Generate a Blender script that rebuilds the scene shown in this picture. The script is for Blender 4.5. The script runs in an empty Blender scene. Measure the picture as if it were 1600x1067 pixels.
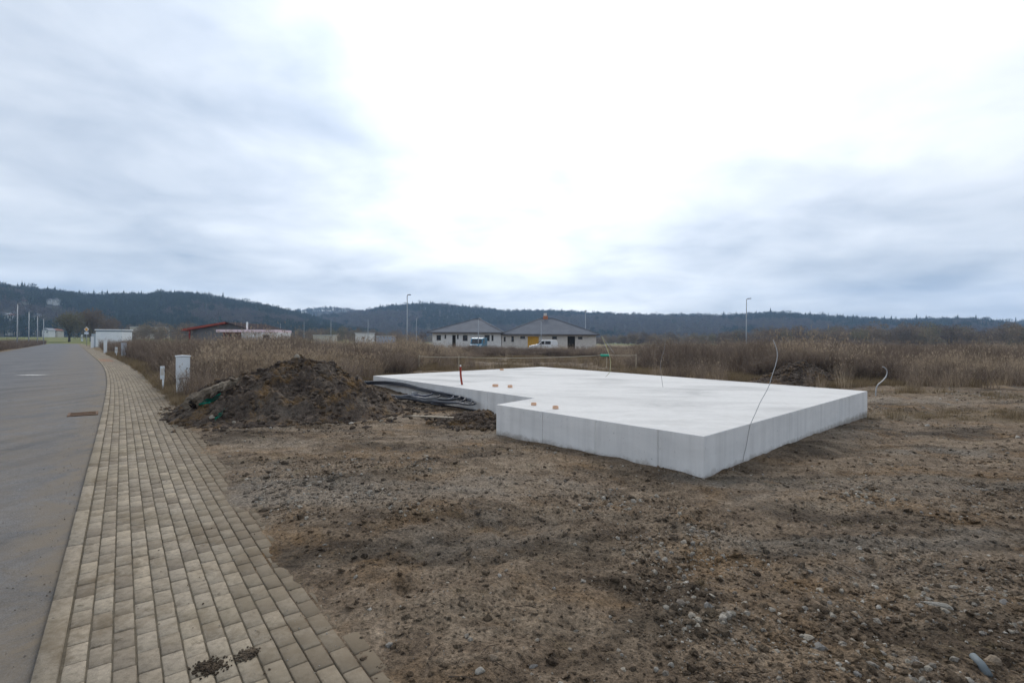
import bpy, bmesh, math, random
import numpy as np
from mathutils import Vector, Matrix

rnd = random.Random(7)
rng = np.random.default_rng(11)
SC = bpy.context.scene
COL = SC.collection

# ------------------------------------------------------------------ camera
F_PX, EYE, ROLL = 771.0, 1.6, 0.005
cam = bpy.data.cameras.new('camera')
cam.sensor_width = 36.0
cam.lens = F_PX / 1600 * 36
cam.clip_start, cam.clip_end = 0.05, 9000
co = bpy.data.objects.new('camera', cam)
COL.objects.link(co)
cr, sr = math.cos(ROLL), math.sin(ROLL)
co.matrix_world = Matrix(((cr, -sr, 0, 0), (0, 0, -1, 0), (sr, cr, 0, EYE), (0, 0, 0, 1)))
SC.camera = co

# ------------------------------------------------------------------ world, sun, exposure
SUN_EL, SUN_AZ = math.radians(40), math.radians(-1)
SUN_DIR = Vector((math.sin(SUN_AZ) * math.cos(SUN_EL), math.cos(SUN_AZ) * math.cos(SUN_EL), math.sin(SUN_EL)))


def build_world():
    w = bpy.data.worlds.new('World')
    SC.world = w
    w.use_nodes = True
    nt = w.node_tree
    nt.nodes.clear()
    N, L = nt.nodes.new, nt.links.new

    def math_(op, a, b=None, c=None, clamp=False):
        n = N('ShaderNodeMath')
        n.operation = op
        n.use_clamp = clamp
        for i, v in enumerate((a, b, c)):
            if v is None:
                continue
            if isinstance(v, (int, float)):
                n.inputs[i].default_value = v
            else:
                L(v, n.inputs[i])
        return n.outputs[0]
    tc = N('ShaderNodeTexCoord')
    sep = N('ShaderNodeSeparateXYZ')
    L(tc.outputs['Generated'], sep.inputs[0])
    x, y, z = sep.outputs
    zz = math_('MAXIMUM', z, 0.0)
    den = math_('ADD', zz, 0.16)
    px, py = math_('DIVIDE', x, den), math_('DIVIDE', y, den)
    cb = N('ShaderNodeCombineXYZ')
    L(px, cb.inputs[0])
    L(py, cb.inputs[1])

    def noise(scale, detail, rough, dist, off):
        m = N('ShaderNodeMapping')
        m.inputs['Location'].default_value = off
        m.inputs['Rotation'].default_value = (0, 0, 0.18)
        L(cb.outputs[0], m.inputs[0])
        n = N('ShaderNodeTexNoise')
        n.inputs['Scale'].default_value = scale
        n.inputs['Detail'].default_value = detail
        n.inputs['Roughness'].default_value = rough
        n.inputs['Distortion'].default_value = dist
        L(m.outputs[0], n.inputs['Vector'])
        return n.outputs['Fac']
    n1 = noise(0.5, 4, 0.45, 0.2, (3.1, 1.7, 0.0))
    n2 = noise(1.9, 7, 0.54, 0.25, (9.4, 4.2, 2.0))
    nn = math_('ADD', math_('MULTIPLY', n1, 0.62), math_('MULTIPLY', n2, 0.38))
    # the hidden sun behind the cloud deck: broad bright patch
    dt = N('ShaderNodeVectorMath')
    dt.operation = 'DOT_PRODUCT'
    L(tc.outputs['Generated'], dt.inputs[0])
    dt.inputs[1].default_value = SUN_DIR
    d = math_('MAXIMUM', dt.outputs['Value'], 0.0)
    glow = math_('POWER', d, 6.0)
    core = math_('POWER', d, 40.0)
    t = math_('ADD', math_('MULTIPLY', math_('SUBTRACT', nn, 0.375), 3.0), math_('MULTIPLY', glow, 0.42), clamp=True)
    mix = N('ShaderNodeMix')
    mix.data_type = 'RGBA'
    L(t, mix.inputs[0])
    mix.inputs[6].default_value = (0.26, 0.305, 0.372, 1)
    mix.inputs[7].default_value = (0.69, 0.71, 0.735, 1)
    gain = math_('ADD', 0.90, math_('ADD', math_('MULTIPLY', glow, 0.62), math_('MULTIPLY', core, 1.3)))
    sc_ = N('ShaderNodeVectorMath')
    sc_.operation = 'SCALE'
    L(mix.outputs[2], sc_.inputs[0])
    L(gain, sc_.inputs['Scale'])
    bg1 = N('ShaderNodeBackground')
    L(sc_.outputs[0], bg1.inputs[0])
    bg1.inputs[1].default_value = 1.0
    sky = N('ShaderNodeTexSky')
    sky.sky_type = 'NISHITA'
    sky.sun_disc = False
    sky.sun_elevation = SUN_EL
    sky.sun_rotation = SUN_AZ
    bg2 = N('ShaderNodeBackground')
    L(sky.outputs[0], bg2.inputs[0])
    bg2.inputs[1].default_value = 0.08
    ms = N('ShaderNodeMixShader')
    ms.inputs[0].default_value = 0.94          # closed cloud deck
    L(bg2.outputs[0], ms.inputs[1])
    L(bg1.outputs[0], ms.inputs[2])
    out = N('ShaderNodeOutputWorld')
    L(ms.outputs[0], out.inputs[0])


build_world()
sl = bpy.data.lights.new('sun', 'SUN')
sl.energy = 1.1
sl.angle = math.radians(30)
sl.color = (1.0, 0.94, 0.86)
so = bpy.data.objects.new('sun', sl)
so.rotation_euler = (-SUN_DIR).to_track_quat('-Z', 'Y').to_euler()
COL.objects.link(so)
SC.view_settings.view_transform = 'Standard'
SC.view_settings.look = 'None'
SC.view_settings.gamma = 1.0
SC.view_settings.use_curve_mapping = False
SC.view_settings.exposure = 0.95
SC.render.engine = 'CYCLES'
SC.cycles.use_denoising = True
SC.cycles.max_bounces = 6
SC.cycles.volume_bounces = 1
SC.cycles.transparent_max_bounces = 8


# ------------------------------------------------------------------ helpers
def ray(x, y):
    u, v = x - 800.0, 533.5 - y
    return (u * cr - v * sr, F_PX, u * sr + v * cr)


def at(x, y, Y):
    """a point of the place seen in direction (x, y), Y metres in front of the viewer"""
    d = ray(x, y)
    t = Y / d[1]
    return Vector((d[0] * t, Y, EYE + d[2] * t))


def on(x, y, z=0.0):
    d = ray(x, y)
    t = (z - EYE) / d[2]
    return Vector((d[0] * t, d[1] * t, z))


def sstep(a, b, x):
    t = np.clip((x - a) / (b - a), 0, 1)
    return t * t * (3 - 2 * t)


def _hash(ix, iy, seed):
    h = (ix.astype(np.int64) * 374761393 + iy.astype(np.int64) * 668265263 + seed * 1442695041) & 0xFFFFFFFF
    h = ((h ^ (h >> 13)) * 1274126177) & 0xFFFFFFFF
    h = h ^ (h >> 16)
    return (h & 0xFFFFFF) / float(0xFFFFFF)


def vnoise(x, y, seed=0):
    x = np.asarray(x, float)
    y = np.asarray(y, float)
    ix, iy = np.floor(x), np.floor(y)
    fx, fy = x - ix, y - iy
    fx = fx * fx * (3 - 2 * fx)
    fy = fy * fy * (3 - 2 * fy)
    a, b = _hash(ix, iy, seed), _hash(ix + 1, iy, seed)
    c, d = _hash(ix, iy + 1, seed), _hash(ix + 1, iy + 1, seed)
    return (a + (b - a) * fx) * (1 - fy) + (c + (d - c) * fx) * fy


def fbm(x, y, seed=0, octs=4, gain=0.5):
    s, a, t = 0.0, 1.0, 0.0
    for o in range(octs):
        s = s + a * (vnoise(np.asarray(x) * 2 ** o + 17.3 * o, np.asarray(y) * 2 ** o - 9.1 * o, seed + o) - 0.5)
        t += a
        a *= gain
    return s / t * 2


def tag(o, label=None, cat=None, group=None, kind=None):
    if label:
        o['label'] = label
    if cat:
        o['category'] = cat
    if group:
        o['group'] = group
    if kind:
        o['kind'] = kind
    return o


def link(o, parent=None):
    COL.objects.link(o)
    if parent is not None:
        o.parent = parent
    return o


def empty(name, loc, rz=0.0):
    o = bpy.data.objects.new(name, None)
    o.empty_display_size = 0.2
    o.location = loc
    o.rotation_euler = (0, 0, rz)
    return link(o)


def mesh_np(name, v, f, mat=None, smooth=False, attrs=None):
    v = np.asarray(v, np.float32)
    f = np.asarray(f, np.int32)
    me = bpy.data.meshes.new(name)
    n, k = f.shape
    me.vertices.add(len(v))
    me.vertices.foreach_set('co', v.ravel())
    me.loops.add(n * k)
    me.loops.foreach_set('vertex_index', f.ravel())
    me.polygons.add(n)
    me.polygons.foreach_set('loop_start', np.arange(0, n * k, k, dtype=np.int32))
    if smooth:
        me.polygons.foreach_set('use_smooth', np.ones(n, bool))
    for an, (dom, typ, data) in (attrs or {}).items():
        at_ = me.attributes.new(an, typ, dom)
        key = {'FLOAT': 'value', 'INT': 'value', 'FLOAT_VECTOR': 'vector', 'FLOAT_COLOR': 'color'}[typ]
        at_.data.foreach_set(key, np.asarray(data, np.float32 if typ != 'INT' else np.int32).ravel())
    me.update(calc_edges=True)
    me.validate()
    if mat:
        me.materials.append(mat)
    return me


class MB:
    """collects shapes for one mesh"""
    def __init__(s):
        s.v, s.f = [], []

    def add(s, vs, fs):
        o = len(s.v)
        s.v += [tuple(p) for p in vs]
        s.f += [tuple(i + o for i in q) for q in fs]
        return s

    def box(s, x0, x1, y0, y1, z0, z1, M=None):
        vs = [Vector((x, y, z)) for z in (z0, z1) for y in (y0, y1) for x in (x0, x1)]
        if M is not None:
            vs = [M @ p for p in vs]
        return s.add(vs, [(0, 2, 3, 1), (4, 5, 7, 6), (0, 1, 5, 4), (2, 6, 7, 3), (0, 4, 6, 2), (1, 3, 7, 5)])

    def tube(s, pts, rads, n=8, cap=True):
        pts = [Vector(p) for p in pts]
        if not hasattr(rads, '__len__'):
            rads = [rads] * len(pts)
        o = len(s.v)
        up = None
        for i, p in enumerate(pts):
            t = (pts[min(i + 1, len(pts) - 1)] - pts[max(i - 1, 0)]).normalized()
            if up is None:
                up = Vector((0, 0, 1)) if abs(t.z) < 0.9 else Vector((1, 0, 0))
            a = t.cross(up).normalized()
            b = a.cross(t).normalized()
            up = b
            for k in range(n):
                an = 2 * math.pi * k / n
                s.v.append(tuple(p + (a * math.cos(an) + b * math.sin(an)) * rads[i]))
        for i in range(len(pts) - 1):
            for k in range(n):
                q = o + i * n
                s.f.append((q + k, q + (k + 1) % n, q + n + (k + 1) % n, q + n + k))
        if cap:
            s.f.append(tuple(o + k for k in range(n))[::-1])
            q = o + (len(pts) - 1) * n
            s.f.append(tuple(q + k for k in range(n)))
        return s

    def prism(s, poly, z0, z1):
        n = len(poly)
        vs = [(p[0], p[1], z0) for p in poly] + [(p[0], p[1], z1) for p in poly]
        fs = [tuple(range(n))[::-1], tuple(range(n, 2 * n))]
        fs += [(i, (i + 1) % n, n + (i + 1) % n, n + i) for i in range(n)]
        return s.add(vs, fs)

    def extr(s, prof, y0, y1):
        """profile in x,z pulled along y"""
        n = len(prof)
        vs = [(p[0], y0, p[1]) for p in prof] + [(p[0], y1, p[1]) for p in prof]
        fs = [tuple(range(n)), tuple(range(n, 2 * n))[::-1]]
        fs += [(i, n + i, n + (i + 1) % n, (i + 1) % n) for i in range(n)]
        return s.add(vs, fs)

    def mesh(s, name, mat, smooth=False, bevel=0, seg=2):
        me = bpy.data.meshes.new(name)
        me.from_pydata(s.v, [], s.f)
        bm = bmesh.new()
        bm.from_mesh(me)
        bmesh.ops.recalc_face_normals(bm, faces=bm.faces)
        if bevel:
            es = [e for e in bm.edges if len(e.link_faces) == 2 and e.calc_face_angle(0) > 0.5]
            bmesh.ops.bevel(bm, geom=es, offset=bevel, segments=seg, affect='EDGES', profile=0.5, clamp_overlap=True)
        for f in bm.faces:
            f.smooth = smooth
        bm.to_mesh(me)
        bm.free()
        me.materials.append(mat)
        return me

    def build(s, name, mat, parent=None, smooth=False, bevel=0, seg=2):
        return link(bpy.data.objects.new(name, s.mesh(name, mat, smooth, bevel, seg)), parent)


def lin(r, g, b):
    def c(u):
        u /= 255.0
        return u / 12.92 if u <= 0.04045 else ((u + 0.055) / 1.055) ** 2.4
    return (c(r), c(g), c(b))


class NT:
    """short hand for material nodes"""
    def __init__(s, name):
        s.m = bpy.data.materials.new(name)
        s.m.use_nodes = True
        s.t = s.m.node_tree
        s.t.nodes.clear()
        s.out = s.t.nodes.new('ShaderNodeOutputMaterial')
        s.b = s.t.nodes.new('ShaderNodeBsdfPrincipled')
        s.t.links.new(s.b.outputs[0], s.out.inputs[0])
        s.tc = s.t.nodes.new('ShaderNodeTexCoord')

    def L(s, a, b):
        s.t.links.new(a, b)

    def val(s, sock, v):
        if hasattr(v, 'links') or isinstance(v, bpy.types.NodeSocket):
            s.L(v, sock)
        elif hasattr(v, '__len__') and len(v) == 3 and sock.type == 'RGBA':
            sock.default_value = (*v, 1)
        else:
            sock.default_value = v

    def noise(s, scale, detail=4, rough=0.55, dist=0.0, stretch=(1, 1, 1), coord='Object', rot=0.0, vec=None):
        m = s.t.nodes.new('ShaderNodeMapping')
        m.inputs['Scale'].default_value = stretch
        m.inputs['Rotation'].default_value = (0, 0, rot)
        if vec is None:
            vec = s.tc.outputs[coord]
        s.L(vec, m.inputs[0])
        n = s.t.nodes.new('ShaderNodeTexNoise')
        for k, v in (('Scale', scale), ('Detail', detail), ('Roughness', rough), ('Distortion', dist)):
            n.inputs[k].default_value = v
        s.L(m.outputs[0], n.inputs['Vector'])
        return n.outputs['Fac']

    def world(s):
        g = s.t.nodes.new('ShaderNodeNewGeometry')
        return g.outputs['Position']

    def ramp(s, fac, stops):
        r = s.t.nodes.new('ShaderNodeValToRGB')
        e = r.color_ramp.elements
        while len(e) < len(stops):
            e.new(0.5)
        for i, (p, c) in enumerate(stops):
            e[i].position = p
            c = c if hasattr(c, '__len__') else (c, c, c)
            e[i].color = (*c[:3], 1)
        s.L(fac, r.inputs[0])
        return r.outputs[0]

    def mix(s, fac, a, b, mode='MIX'):
        n = s.t.nodes.new('ShaderNodeMix')
        n.data_type = 'RGBA'
        n.blend_type = mode
        s.val(n.inputs[0], fac)
        s.val(n.inputs[6], a)
        s.val(n.inputs[7], b)
        return n.outputs[2]

    def math(s, op, a, b=None, clamp=False):
        n = s.t.nodes.new('ShaderNodeMath')
        n.operation = op
        n.use_clamp = clamp
        s.val(n.inputs[0], a)
        if b is not None:
            s.val(n.inputs[1], b)
        return n.outputs[0]

    def attr(s, name):
        a = s.t.nodes.new('ShaderNodeAttribute')
        a.attribute_name = name
        return a

    def rand(s):
        return s.t.nodes.new('ShaderNodeObjectInfo').outputs['Random']

    def bump(s, h, dist, strength=1.0, prev=None):
        n = s.t.nodes.new('ShaderNodeBump')
        n.inputs['Strength'].default_value = strength
        n.inputs['Distance'].default_value = dist
        s.L(h, n.inputs['Height'])
        if prev is not None:
            s.L(prev, n.inputs['Normal'])
        s.L(n.outputs[0], s.b.inputs['Normal'])
        return n.outputs[0]

    def done(s, col, rough=0.8, metal=0.0, spec=0.3):
        s.val(s.b.inputs['Base Color'], col)
        s.val(s.b.inputs['Roughness'], rough)
        s.b.inputs['Metallic'].default_value = metal
        s.b.inputs['Specular IOR Level'].default_value = spec
        return s.m


def plain(name, c, rough=0.7, var=0.15, scale=3.0, metal=0.0, spec=0.15, bump=0.0):
    n = NT(name)
    f = n.noise(scale, 5, 0.6)
    col = n.ramp(f, [(0.3, tuple(k * (1 - var) for k in c)), (0.7, tuple(min(1, k * (1 + var)) for k in c))])
    if bump:
        n.bump(n.noise(scale * 8, 4), bump)
    return n.done(col, rough, metal, spec)


def two_sided(n, col, rough, trans=0.25):
    """thin dry plant matter that lets some light through"""
    m = n.done(col, rough, 0, 0.15)
    t = n.t.nodes.new('ShaderNodeBsdfTranslucent')
    n.val(t.inputs[0], col)
    mx = n.t.nodes.new('ShaderNodeMixShader')
    mx.inputs[0].default_value = trans
    n.L(n.b.outputs[0], mx.inputs[1])
    n.L(t.outputs[0], mx.inputs[2])
    n.L(mx.outputs[0], n.out.inputs[0])
    return m


# ------------------------------------------------------------------ layout of the road and pavement
# kerb line: X as a function of Y, slightly bending to the left with distance
_ky = np.linspace(-12, 190, 2021)
_slope = 0.79 + 0.10 * sstep(5, 42, _ky)
_kx = -np.concatenate([[0], np.cumsum((_slope[1:] + _slope[:-1]) / 2 * np.diff(_ky))])
_kx = _kx - np.interp(2.3, _ky, _kx) - 2.24
_ks = np.concatenate([[0], np.cumsum(np.hypot(np.diff(_kx), np.diff(_ky)))])
_ks -= np.interp(0.0, _ky, _ks)
PAVE_W, ROAD_W = 1.46, 8.2
KERB_W, COL_W, ROW_L = 0.10, 0.0965, 0.2
N_COL = 14


def road_pt(s, n):
    """s metres along the kerb line, n metres to its right"""
    y = np.interp(s, _ks, _ky)
    x = np.interp(s, _ks, _kx)
    sl_ = np.interp(s, _ks, _slope)
    l = np.sqrt(1 + sl_ ** 2)
    return x + n / l, y + n * sl_ / l


def side_of(x, y):
    """signed distance to the right of the kerb line"""
    x = np.asarray(x, float)
    y = np.asarray(y, float)
    yy = y.copy()
    for _ in range(3):
        sl_ = np.interp(yy, _ky, _slope)
        n = (x - np.interp(yy, _ky, _kx)) / np.sqrt(1 + sl_ ** 2) + (y - yy) * sl_ / np.sqrt(1 + sl_ ** 2)
        yy = y - n * sl_ / np.sqrt(1 + sl_ ** 2)
    return n


SLAB_TOP = 0.496
SLAB = [(2.26, 5.79), (8.21, 11.39), (1.27, 21.67), (-4.38, 15.59), (0.44, 9.64), (-0.27, 8.63)]  # front, right, back, left, inner, front-left
SLAB_EDGES = list(zip(SLAB, SLAB[1:] + SLAB[:1]))


def slab_dist(x, y):
    """distance to the slab outline, negative inside"""
    x, y = np.asarray(x, float), np.asarray(y, float)
    d = np.full(x.shape, 1e9)
    ins = np.zeros(x.shape, bool)
    for (ax, ay), (bx, by) in SLAB_EDGES:
        ex, ey = bx - ax, by - ay
        t = np.clip(((x - ax) * ex + (y - ay) * ey) / (ex * ex + ey * ey), 0, 1)
        d = np.minimum(d, np.hypot(x - ax - t * ex, y - ay - t * ey))
        c = ((ay > y) != (by > y)) & (x < (bx - ax) * (y - ay) / ((by - ay) if by != ay else 1e-9) + ax)
        ins ^= c
    return np.where(ins, -d, d)


def ground_z(x, y):
    x, y = np.asarray(x, float), np.asarray(y, float)
    r = np.hypot(x, y)
    near = 1 - sstep(25, 60, r)

    def bell(cx, cy, h, w):
        return h * np.exp(-((x - cx) ** 2 + (y - cy) ** 2) / (w * w))
    z = bell(8.6, 11.4, -0.12, 3.2) + bell(-4.4, 15.8, 0.19, 3.0) + bell(-0.5, 8.4, -0.05, 2.0)
    z = z + bell(12.5, 9.0, 0.05, 3.0) + bell(14.0, 13.5, 0.10, 2.5) + bell(10.4, 14.6, 0.08, 1.2)
    z = z + 0.07 * fbm(x * 0.16, y * 0.16, 3, 3) * sstep(3, 8, r)
    # wheel ruts and scraped soil run across the plot, towards the right
    u, v = x * 0.80 + y * 0.60, -x * 0.60 + y * 0.80
    z = z + near * (0.055 * fbm(u * 0.42, v * 1.5, 21, 4) + 0.038 * fbm(u * 1.5, v * 4.5, 31, 4) + 0.034 * np.abs(fbm(x * 4.0, y * 4.0, 41, 4)) + 0.020 * fbm(x * 12, y * 12, 43, 3) * (1 - sstep(9, 14, r)) - 0.008)
    rut = np.exp(-((v - 3.2 - 0.25 * np.sin(u * 0.5)) / 0.22) ** 2) + np.exp(-((v + 1.6 - 0.2 * np.sin(u * 0.4 + 1)) / 0.24) ** 2)
    z = z - 0.035 * rut * sstep(0.5, 3, u) * near
    # small bank of soil against the slab
    sd = slab_dist(x, y)
    calm = bell(8.6, 11.4, -0.12, 3.2) + bell(-4.4, 15.8, 0.19, 3.0) + bell(-0.5, 8.4, -0.05, 2.0)
    z = calm + (z - calm) * (0.18 + 0.82 * sstep(0.05, 0.7, sd))
    z = z + 0.025 * np.exp(-(np.maximum(sd, 0) / 0.30) ** 2) * (0.5 + fbm(x * 3, y * 3, 51, 3)) * near
    z = np.where(r > 60, z + 0.25 * fbm(x * 0.03, y * 0.03, 61, 2) * sstep(60, 120, r), z)
    # meadow to the left rises behind the end of the road
    z = z + 3.0 * sstep(150, 380, y) * sstep(-80, -150, x + 0 * y) * (1 - sstep(500, 640, r))
    n = side_of(x, y)
    edge = n - PAVE_W + 0.30 * fbm(x * 0.9, y * 0.9, 71, 4) + 0.05
    inroad = (y > -11) & (y < 186)
    wr = np.where(inroad, sstep(-0.34, 0.24, edge), 1.0)
    wl = np.where(inroad, sstep(-ROAD_W + 0.1, -ROAD_W - 0.35, n + 0.25 * fbm(x * 0.5, y * 0.5, 81, 3)), 0.0)
    w = np.maximum(wr, wl)
    lip = 0.022 * np.exp(-((edge - 0.15) / 0.4) ** 2) + 0.012
    full = (z + lip) * w - 0.10 * (1 - w)
    # a thin film of trodden soil creeps over the outer pavers
    e2 = n - PAVE_W + 0.22 * fbm(x * 0.8, y * 0.8, 171, 4)
    film = -0.010 + 0.028 * sstep(-0.40, 0.10, e2) + 0.010 * fbm(x * 5, y * 5, 173, 4)
    film = film - 0.10 * sstep(-0.45, -0.75, e2)
    q = sstep(-0.10, 0.35, e2)
    right = np.where(inroad, film * (1 - q) + (z + lip) * q, z + lip)
    return np.where(n > -2.0, right, full)


# ------------------------------------------------------------------ materials of the setting
def soil_mat(name, dark=False):
    n = NT(name)
    P = n.world()
    big = n.noise(0.35, 5, 0.6, 0.4, vec=P)
    streak = n.noise(1.3, 6, 0.62, 0.3, stretch=(0.45, 1.5, 1), rot=-0.64, vec=P)
    mid = n.noise(5.0, 6, 0.65, 0.2, vec=P)
    fine = n.noise(38, 5, 0.7, vec=P)
    vfine = n.noise(150, 3, 0.7, vec=P)
    k = 0.66 if dark else 1.10
    c1 = n.ramp(streak, [(0.30, (0.045 * k, 0.034 * k, 0.026 * k)), (0.46, (0.125 * k, 0.096 * k, 0.072 * k)),
                         (0.60, (0.190 * k, 0.155 * k, 0.120 * k)), (0.78, (0.31 * k, 0.27 * k, 0.22 * k))])
    c2 = n.ramp(mid, [(0.30, (0.040 * k, 0.030 * k, 0.022 * k)), (0.5, (0.145 * k, 0.113 * k, 0.082 * k)), (0.72, (0.30 * k, 0.25 * k, 0.195 * k))])
    c = n.mix(0.5, c1, c2)
    damp = n.ramp(n.noise(0.75, 6, 0.65, 0.7, stretch=(0.5, 1.5, 1), rot=-0.64, vec=P), [(0.38, 0.42), (0.52, 1.0)])
    c = n.mix(1.0, c, damp, 'MULTIPLY')
    rust = n.ramp(n.noise(0.9, 5, 0.65, 0.5, vec=P), [(0.52, 0.0), (0.68, 0.45)])
    c = n.mix(rust, c, (0.19 * k, 0.115 * k, 0.050 * k))
    grey = n.ramp(n.noise(0.55, 5, 0.6, 0.8, stretch=(0.6, 1.2, 1), rot=-0.6, vec=P), [(0.52, 0.0), (0.68, 0.55)])
    c = n.mix(grey, c, (0.215 * k, 0.20 * k, 0.18 * k))
    moss = n.ramp(n.noise(2.2, 5, 0.7, vec=P), [(0.60, 0.0), (0.72, 0.5)])
    c = n.mix(n.math('MULTIPLY', moss, 0.5), c, (0.11 * k, 0.095 * k, 0.035 * k))
    sp = n.ramp(fine, [(0.32, 0.35), (0.5, 1.0), (0.68, 1.6)])
    c = n.mix(1.0, c, sp, 'MULTIPLY')
    pale = n.ramp(vfine, [(0.66, 0.0), (0.74, 0.6)])
    c = n.mix(pale, c, (0.36, 0.32, 0.27))
    if not dark:
        zone = n.attr('grass').outputs['Fac']
        gcol = n.ramp(n.noise(1.6, 6, 0.7, vec=P), [(0.3, (0.070, 0.056, 0.032)), (0.5, (0.15, 0.118, 0.075)), (0.72, (0.26, 0.21, 0.145))])
        c = n.mix(zone, c, gcol)
        mz = n.attr('meadow').outputs['Fac']
        mcol = n.ramp(n.noise(0.05, 5, 0.6, vec=P), [(0.35, (0.085, 0.105, 0.030)), (0.65, (0.15, 0.155, 0.05))])
        c = n.mix(mz, c, mcol)
    h1 = n.bump(mid, 0.07, 0.8)
    h2 = n.bump(fine, 0.028, 1.0, h1)
    n.bump(vfine, 0.004, 0.8, h2)
    rough = n.ramp(big, [(0.35, 0.85), (0.6, 1.0)])
    c = n.mix(1.0, c, (1.04, 0.99, 0.92), 'MULTIPLY')
    return n.done(c, rough, 0, 0.12)


def build_ground():
    # one sheet, fine around the viewpoint and coarser towards the horizon
    a = [np.arange(-78, 78.01, 0.34)]
    ang = np.radians(np.concatenate([a[0], np.arange(84, 276, 6.0)]))
    r = [0.25]
    while r[-1] < 2050:
        g = 0.0065 if r[-1] < 30 else (0.014 if r[-1] < 140 else 0.05)
        if r[-1] < 1.7:
            g = 0.05
        r.append(r[-1] * (1 + g))
    r = np.array(r)
    A, Rr = np.meshgrid(ang, r)
    X, Y = Rr * np.sin(A), Rr * np.cos(A)
    Z = ground_z(X, Y)
    nr, na = X.shape
    v = np.stack([X, Y, Z], -1).reshape(-1, 3)
    v = np.concatenate([v, [[0, 0, float(ground_z(0.0, 0.0))]]])
    i = np.arange(nr - 1)[:, None] * na + np.arange(na)[None, :]
    j = np.arange(nr - 1)[:, None] * na + (np.arange(na)[None, :] + 1) % na
    f = np.stack([i, i + na, j + na, j], -1).reshape(-1, 4)[:, ::-1]
    x, y = v[:, 0], v[:, 1]
    rr = np.hypot(x, y)
    # old dry grass beyond the scraped soil
    px = 800 + F_PX * x / np.maximum(y, 0.5)
    fr = np.interp(px, FRONT_PX, FRONT_Y)
    grass = sstep(-3.0, 2.0, y - fr + 3.0 * fbm(x * 0.25, y * 0.25, 5, 4)) * (rr > 14)
    grass = np.maximum(grass, 0.55 * sstep(0.15, 0.45, fbm(x * 0.35, y * 0.7, 15, 4)) * sstep(9, 16, rr))
    grass = np.maximum(grass, sstep(-ROAD_W, -ROAD_W - 1.0, side_of(x, y)))
    meadow = sstep(130, 200, rr) * sstep(-0.2, 0.2, fbm(x * 0.006, y * 0.006, 25, 2) + 0.25)
    meadow = np.maximum(meadow, sstep(-60, -110, x) * sstep(120, 165, y))
    me = mesh_np('ground', v, f, soil_mat('soil'), True,
                 {'grass': ('POINT', 'FLOAT', grass), 'meadow': ('POINT', 'FLOAT', meadow)})
    return tag(link(bpy.data.objects.new('ground', me)), kind='structure')


# where the tall dry weeds begin, by bearing
FRONT_PX = [-3000, 150, 200, 250, 300, 420, 560, 620, 660, 720, 850, 950, 985, 1020, 1060, 1150, 1200, 1320, 1380, 1450, 1600, 3500]
FRONT_Y = [22, 26, 21, 17.0, 16.5, 17.2, 19.5, 23, 30, 46, 54, 50, 30, 26, 24, 22.5, 21.4, 19.5, 20.5, 20.5, 21.5, 22]

build_ground()


def strip(s0, s1, ds, n0, n1, nn, z):
    ss = np.arange(s0, s1 + ds / 2, ds)
    ns = np.linspace(n0, n1, nn)
    S_, N_ = np.meshgrid(ss, ns, indexing='ij')
    X, Y = road_pt(S_, N_)
    Z = z(S_, N_, X, Y)
    k = len(ns)
    v = np.stack([X, Y, Z], -1).reshape(-1, 3)
    i = (np.arange(len(ss) - 1)[:, None] * k + np.arange(k - 1)[None, :]).ravel()
    return v, np.stack([i, i + 1, i + k + 1, i + k], -1)


def asphalt_mat():
    n = NT('asphalt')
    P = n.world()
    f1 = n.noise(0.5, 5, 0.6, 0.5, vec=P)
    f2 = n.noise(14, 4, 0.7, vec=P)
    f3 = n.noise(120, 3, 0.7, vec=P)
    c = n.ramp(f1, [(0.25, (0.066, 0.067, 0.071)), (0.5, (0.098, 0.099, 0.103)), (0.8, (0.140, 0.138, 0.136))])
    c = n.mix(1.0, c, n.ramp(f3, [(0.3, 0.5), (0.5, 1.0), (0.7, 1.7)]), 'MULTIPLY')
    c = n.mix(1.0, c, n.ramp(f2, [(0.3, 0.78), (0.7, 1.2)]), 'MULTIPLY')
    tr = n.noise(1.0, 5, 0.6, 0.3, stretch=(1.8, 0.22, 1), rot=-0.70, vec=P)
    c = n.mix(1.0, c, n.ramp(tr, [(0.32, 0.70), (0.5, 1.0), (0.7, 1.22)]), 'MULTIPLY')
    vo = n.t.nodes.new('ShaderNodeTexVoronoi')
    vo.feature = 'DISTANCE_TO_EDGE'
    vo.inputs['Scale'].default_value = 0.45
    wob = n.t.nodes.new('ShaderNodeVectorMath')
    wob.operation = 'ADD'
    n.L(P, wob.inputs[0])
    cbn = n.t.nodes.new('ShaderNodeCombineXYZ')
    n.L(n.noise(1.7, 4, 0.6, vec=P), cbn.inputs[0])
    n.L(n.noise(2.1, 4, 0.6, vec=P), cbn.inputs[1])
    n.L(cbn.outputs[0], wob.inputs[1])
    n.L(wob.outputs[0], vo.inputs['Vector'])
    crack = n.math('MULTIPLY', n.ramp(vo.outputs['Distance'], [(0.0, 0.8), (0.006, 0.0)]), n.ramp(f1, [(0.45, 0.0), (0.55, 1.0)]))
    c = n.mix(crack, c, (0.03, 0.028, 0.026))
    dirt = n.attr('dirt').outputs['Fac']
    dn = n.math('MULTIPLY', dirt, n.ramp(n.noise(1.7, 6, 0.7, 0.6, vec=P), [(0.30, 0.0), (0.58, 0.9)]))
    c = n.mix(dn, c, (0.150, 0.120, 0.085))
    h = n.bump(f2, 0.004, 0.5)
    n.bump(f3, 0.003, 0.7, h)
    return n.done(c, n.ramp(f1, [(0.3, 0.7), (0.7, 0.9)]), 0, 0.2)


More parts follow.
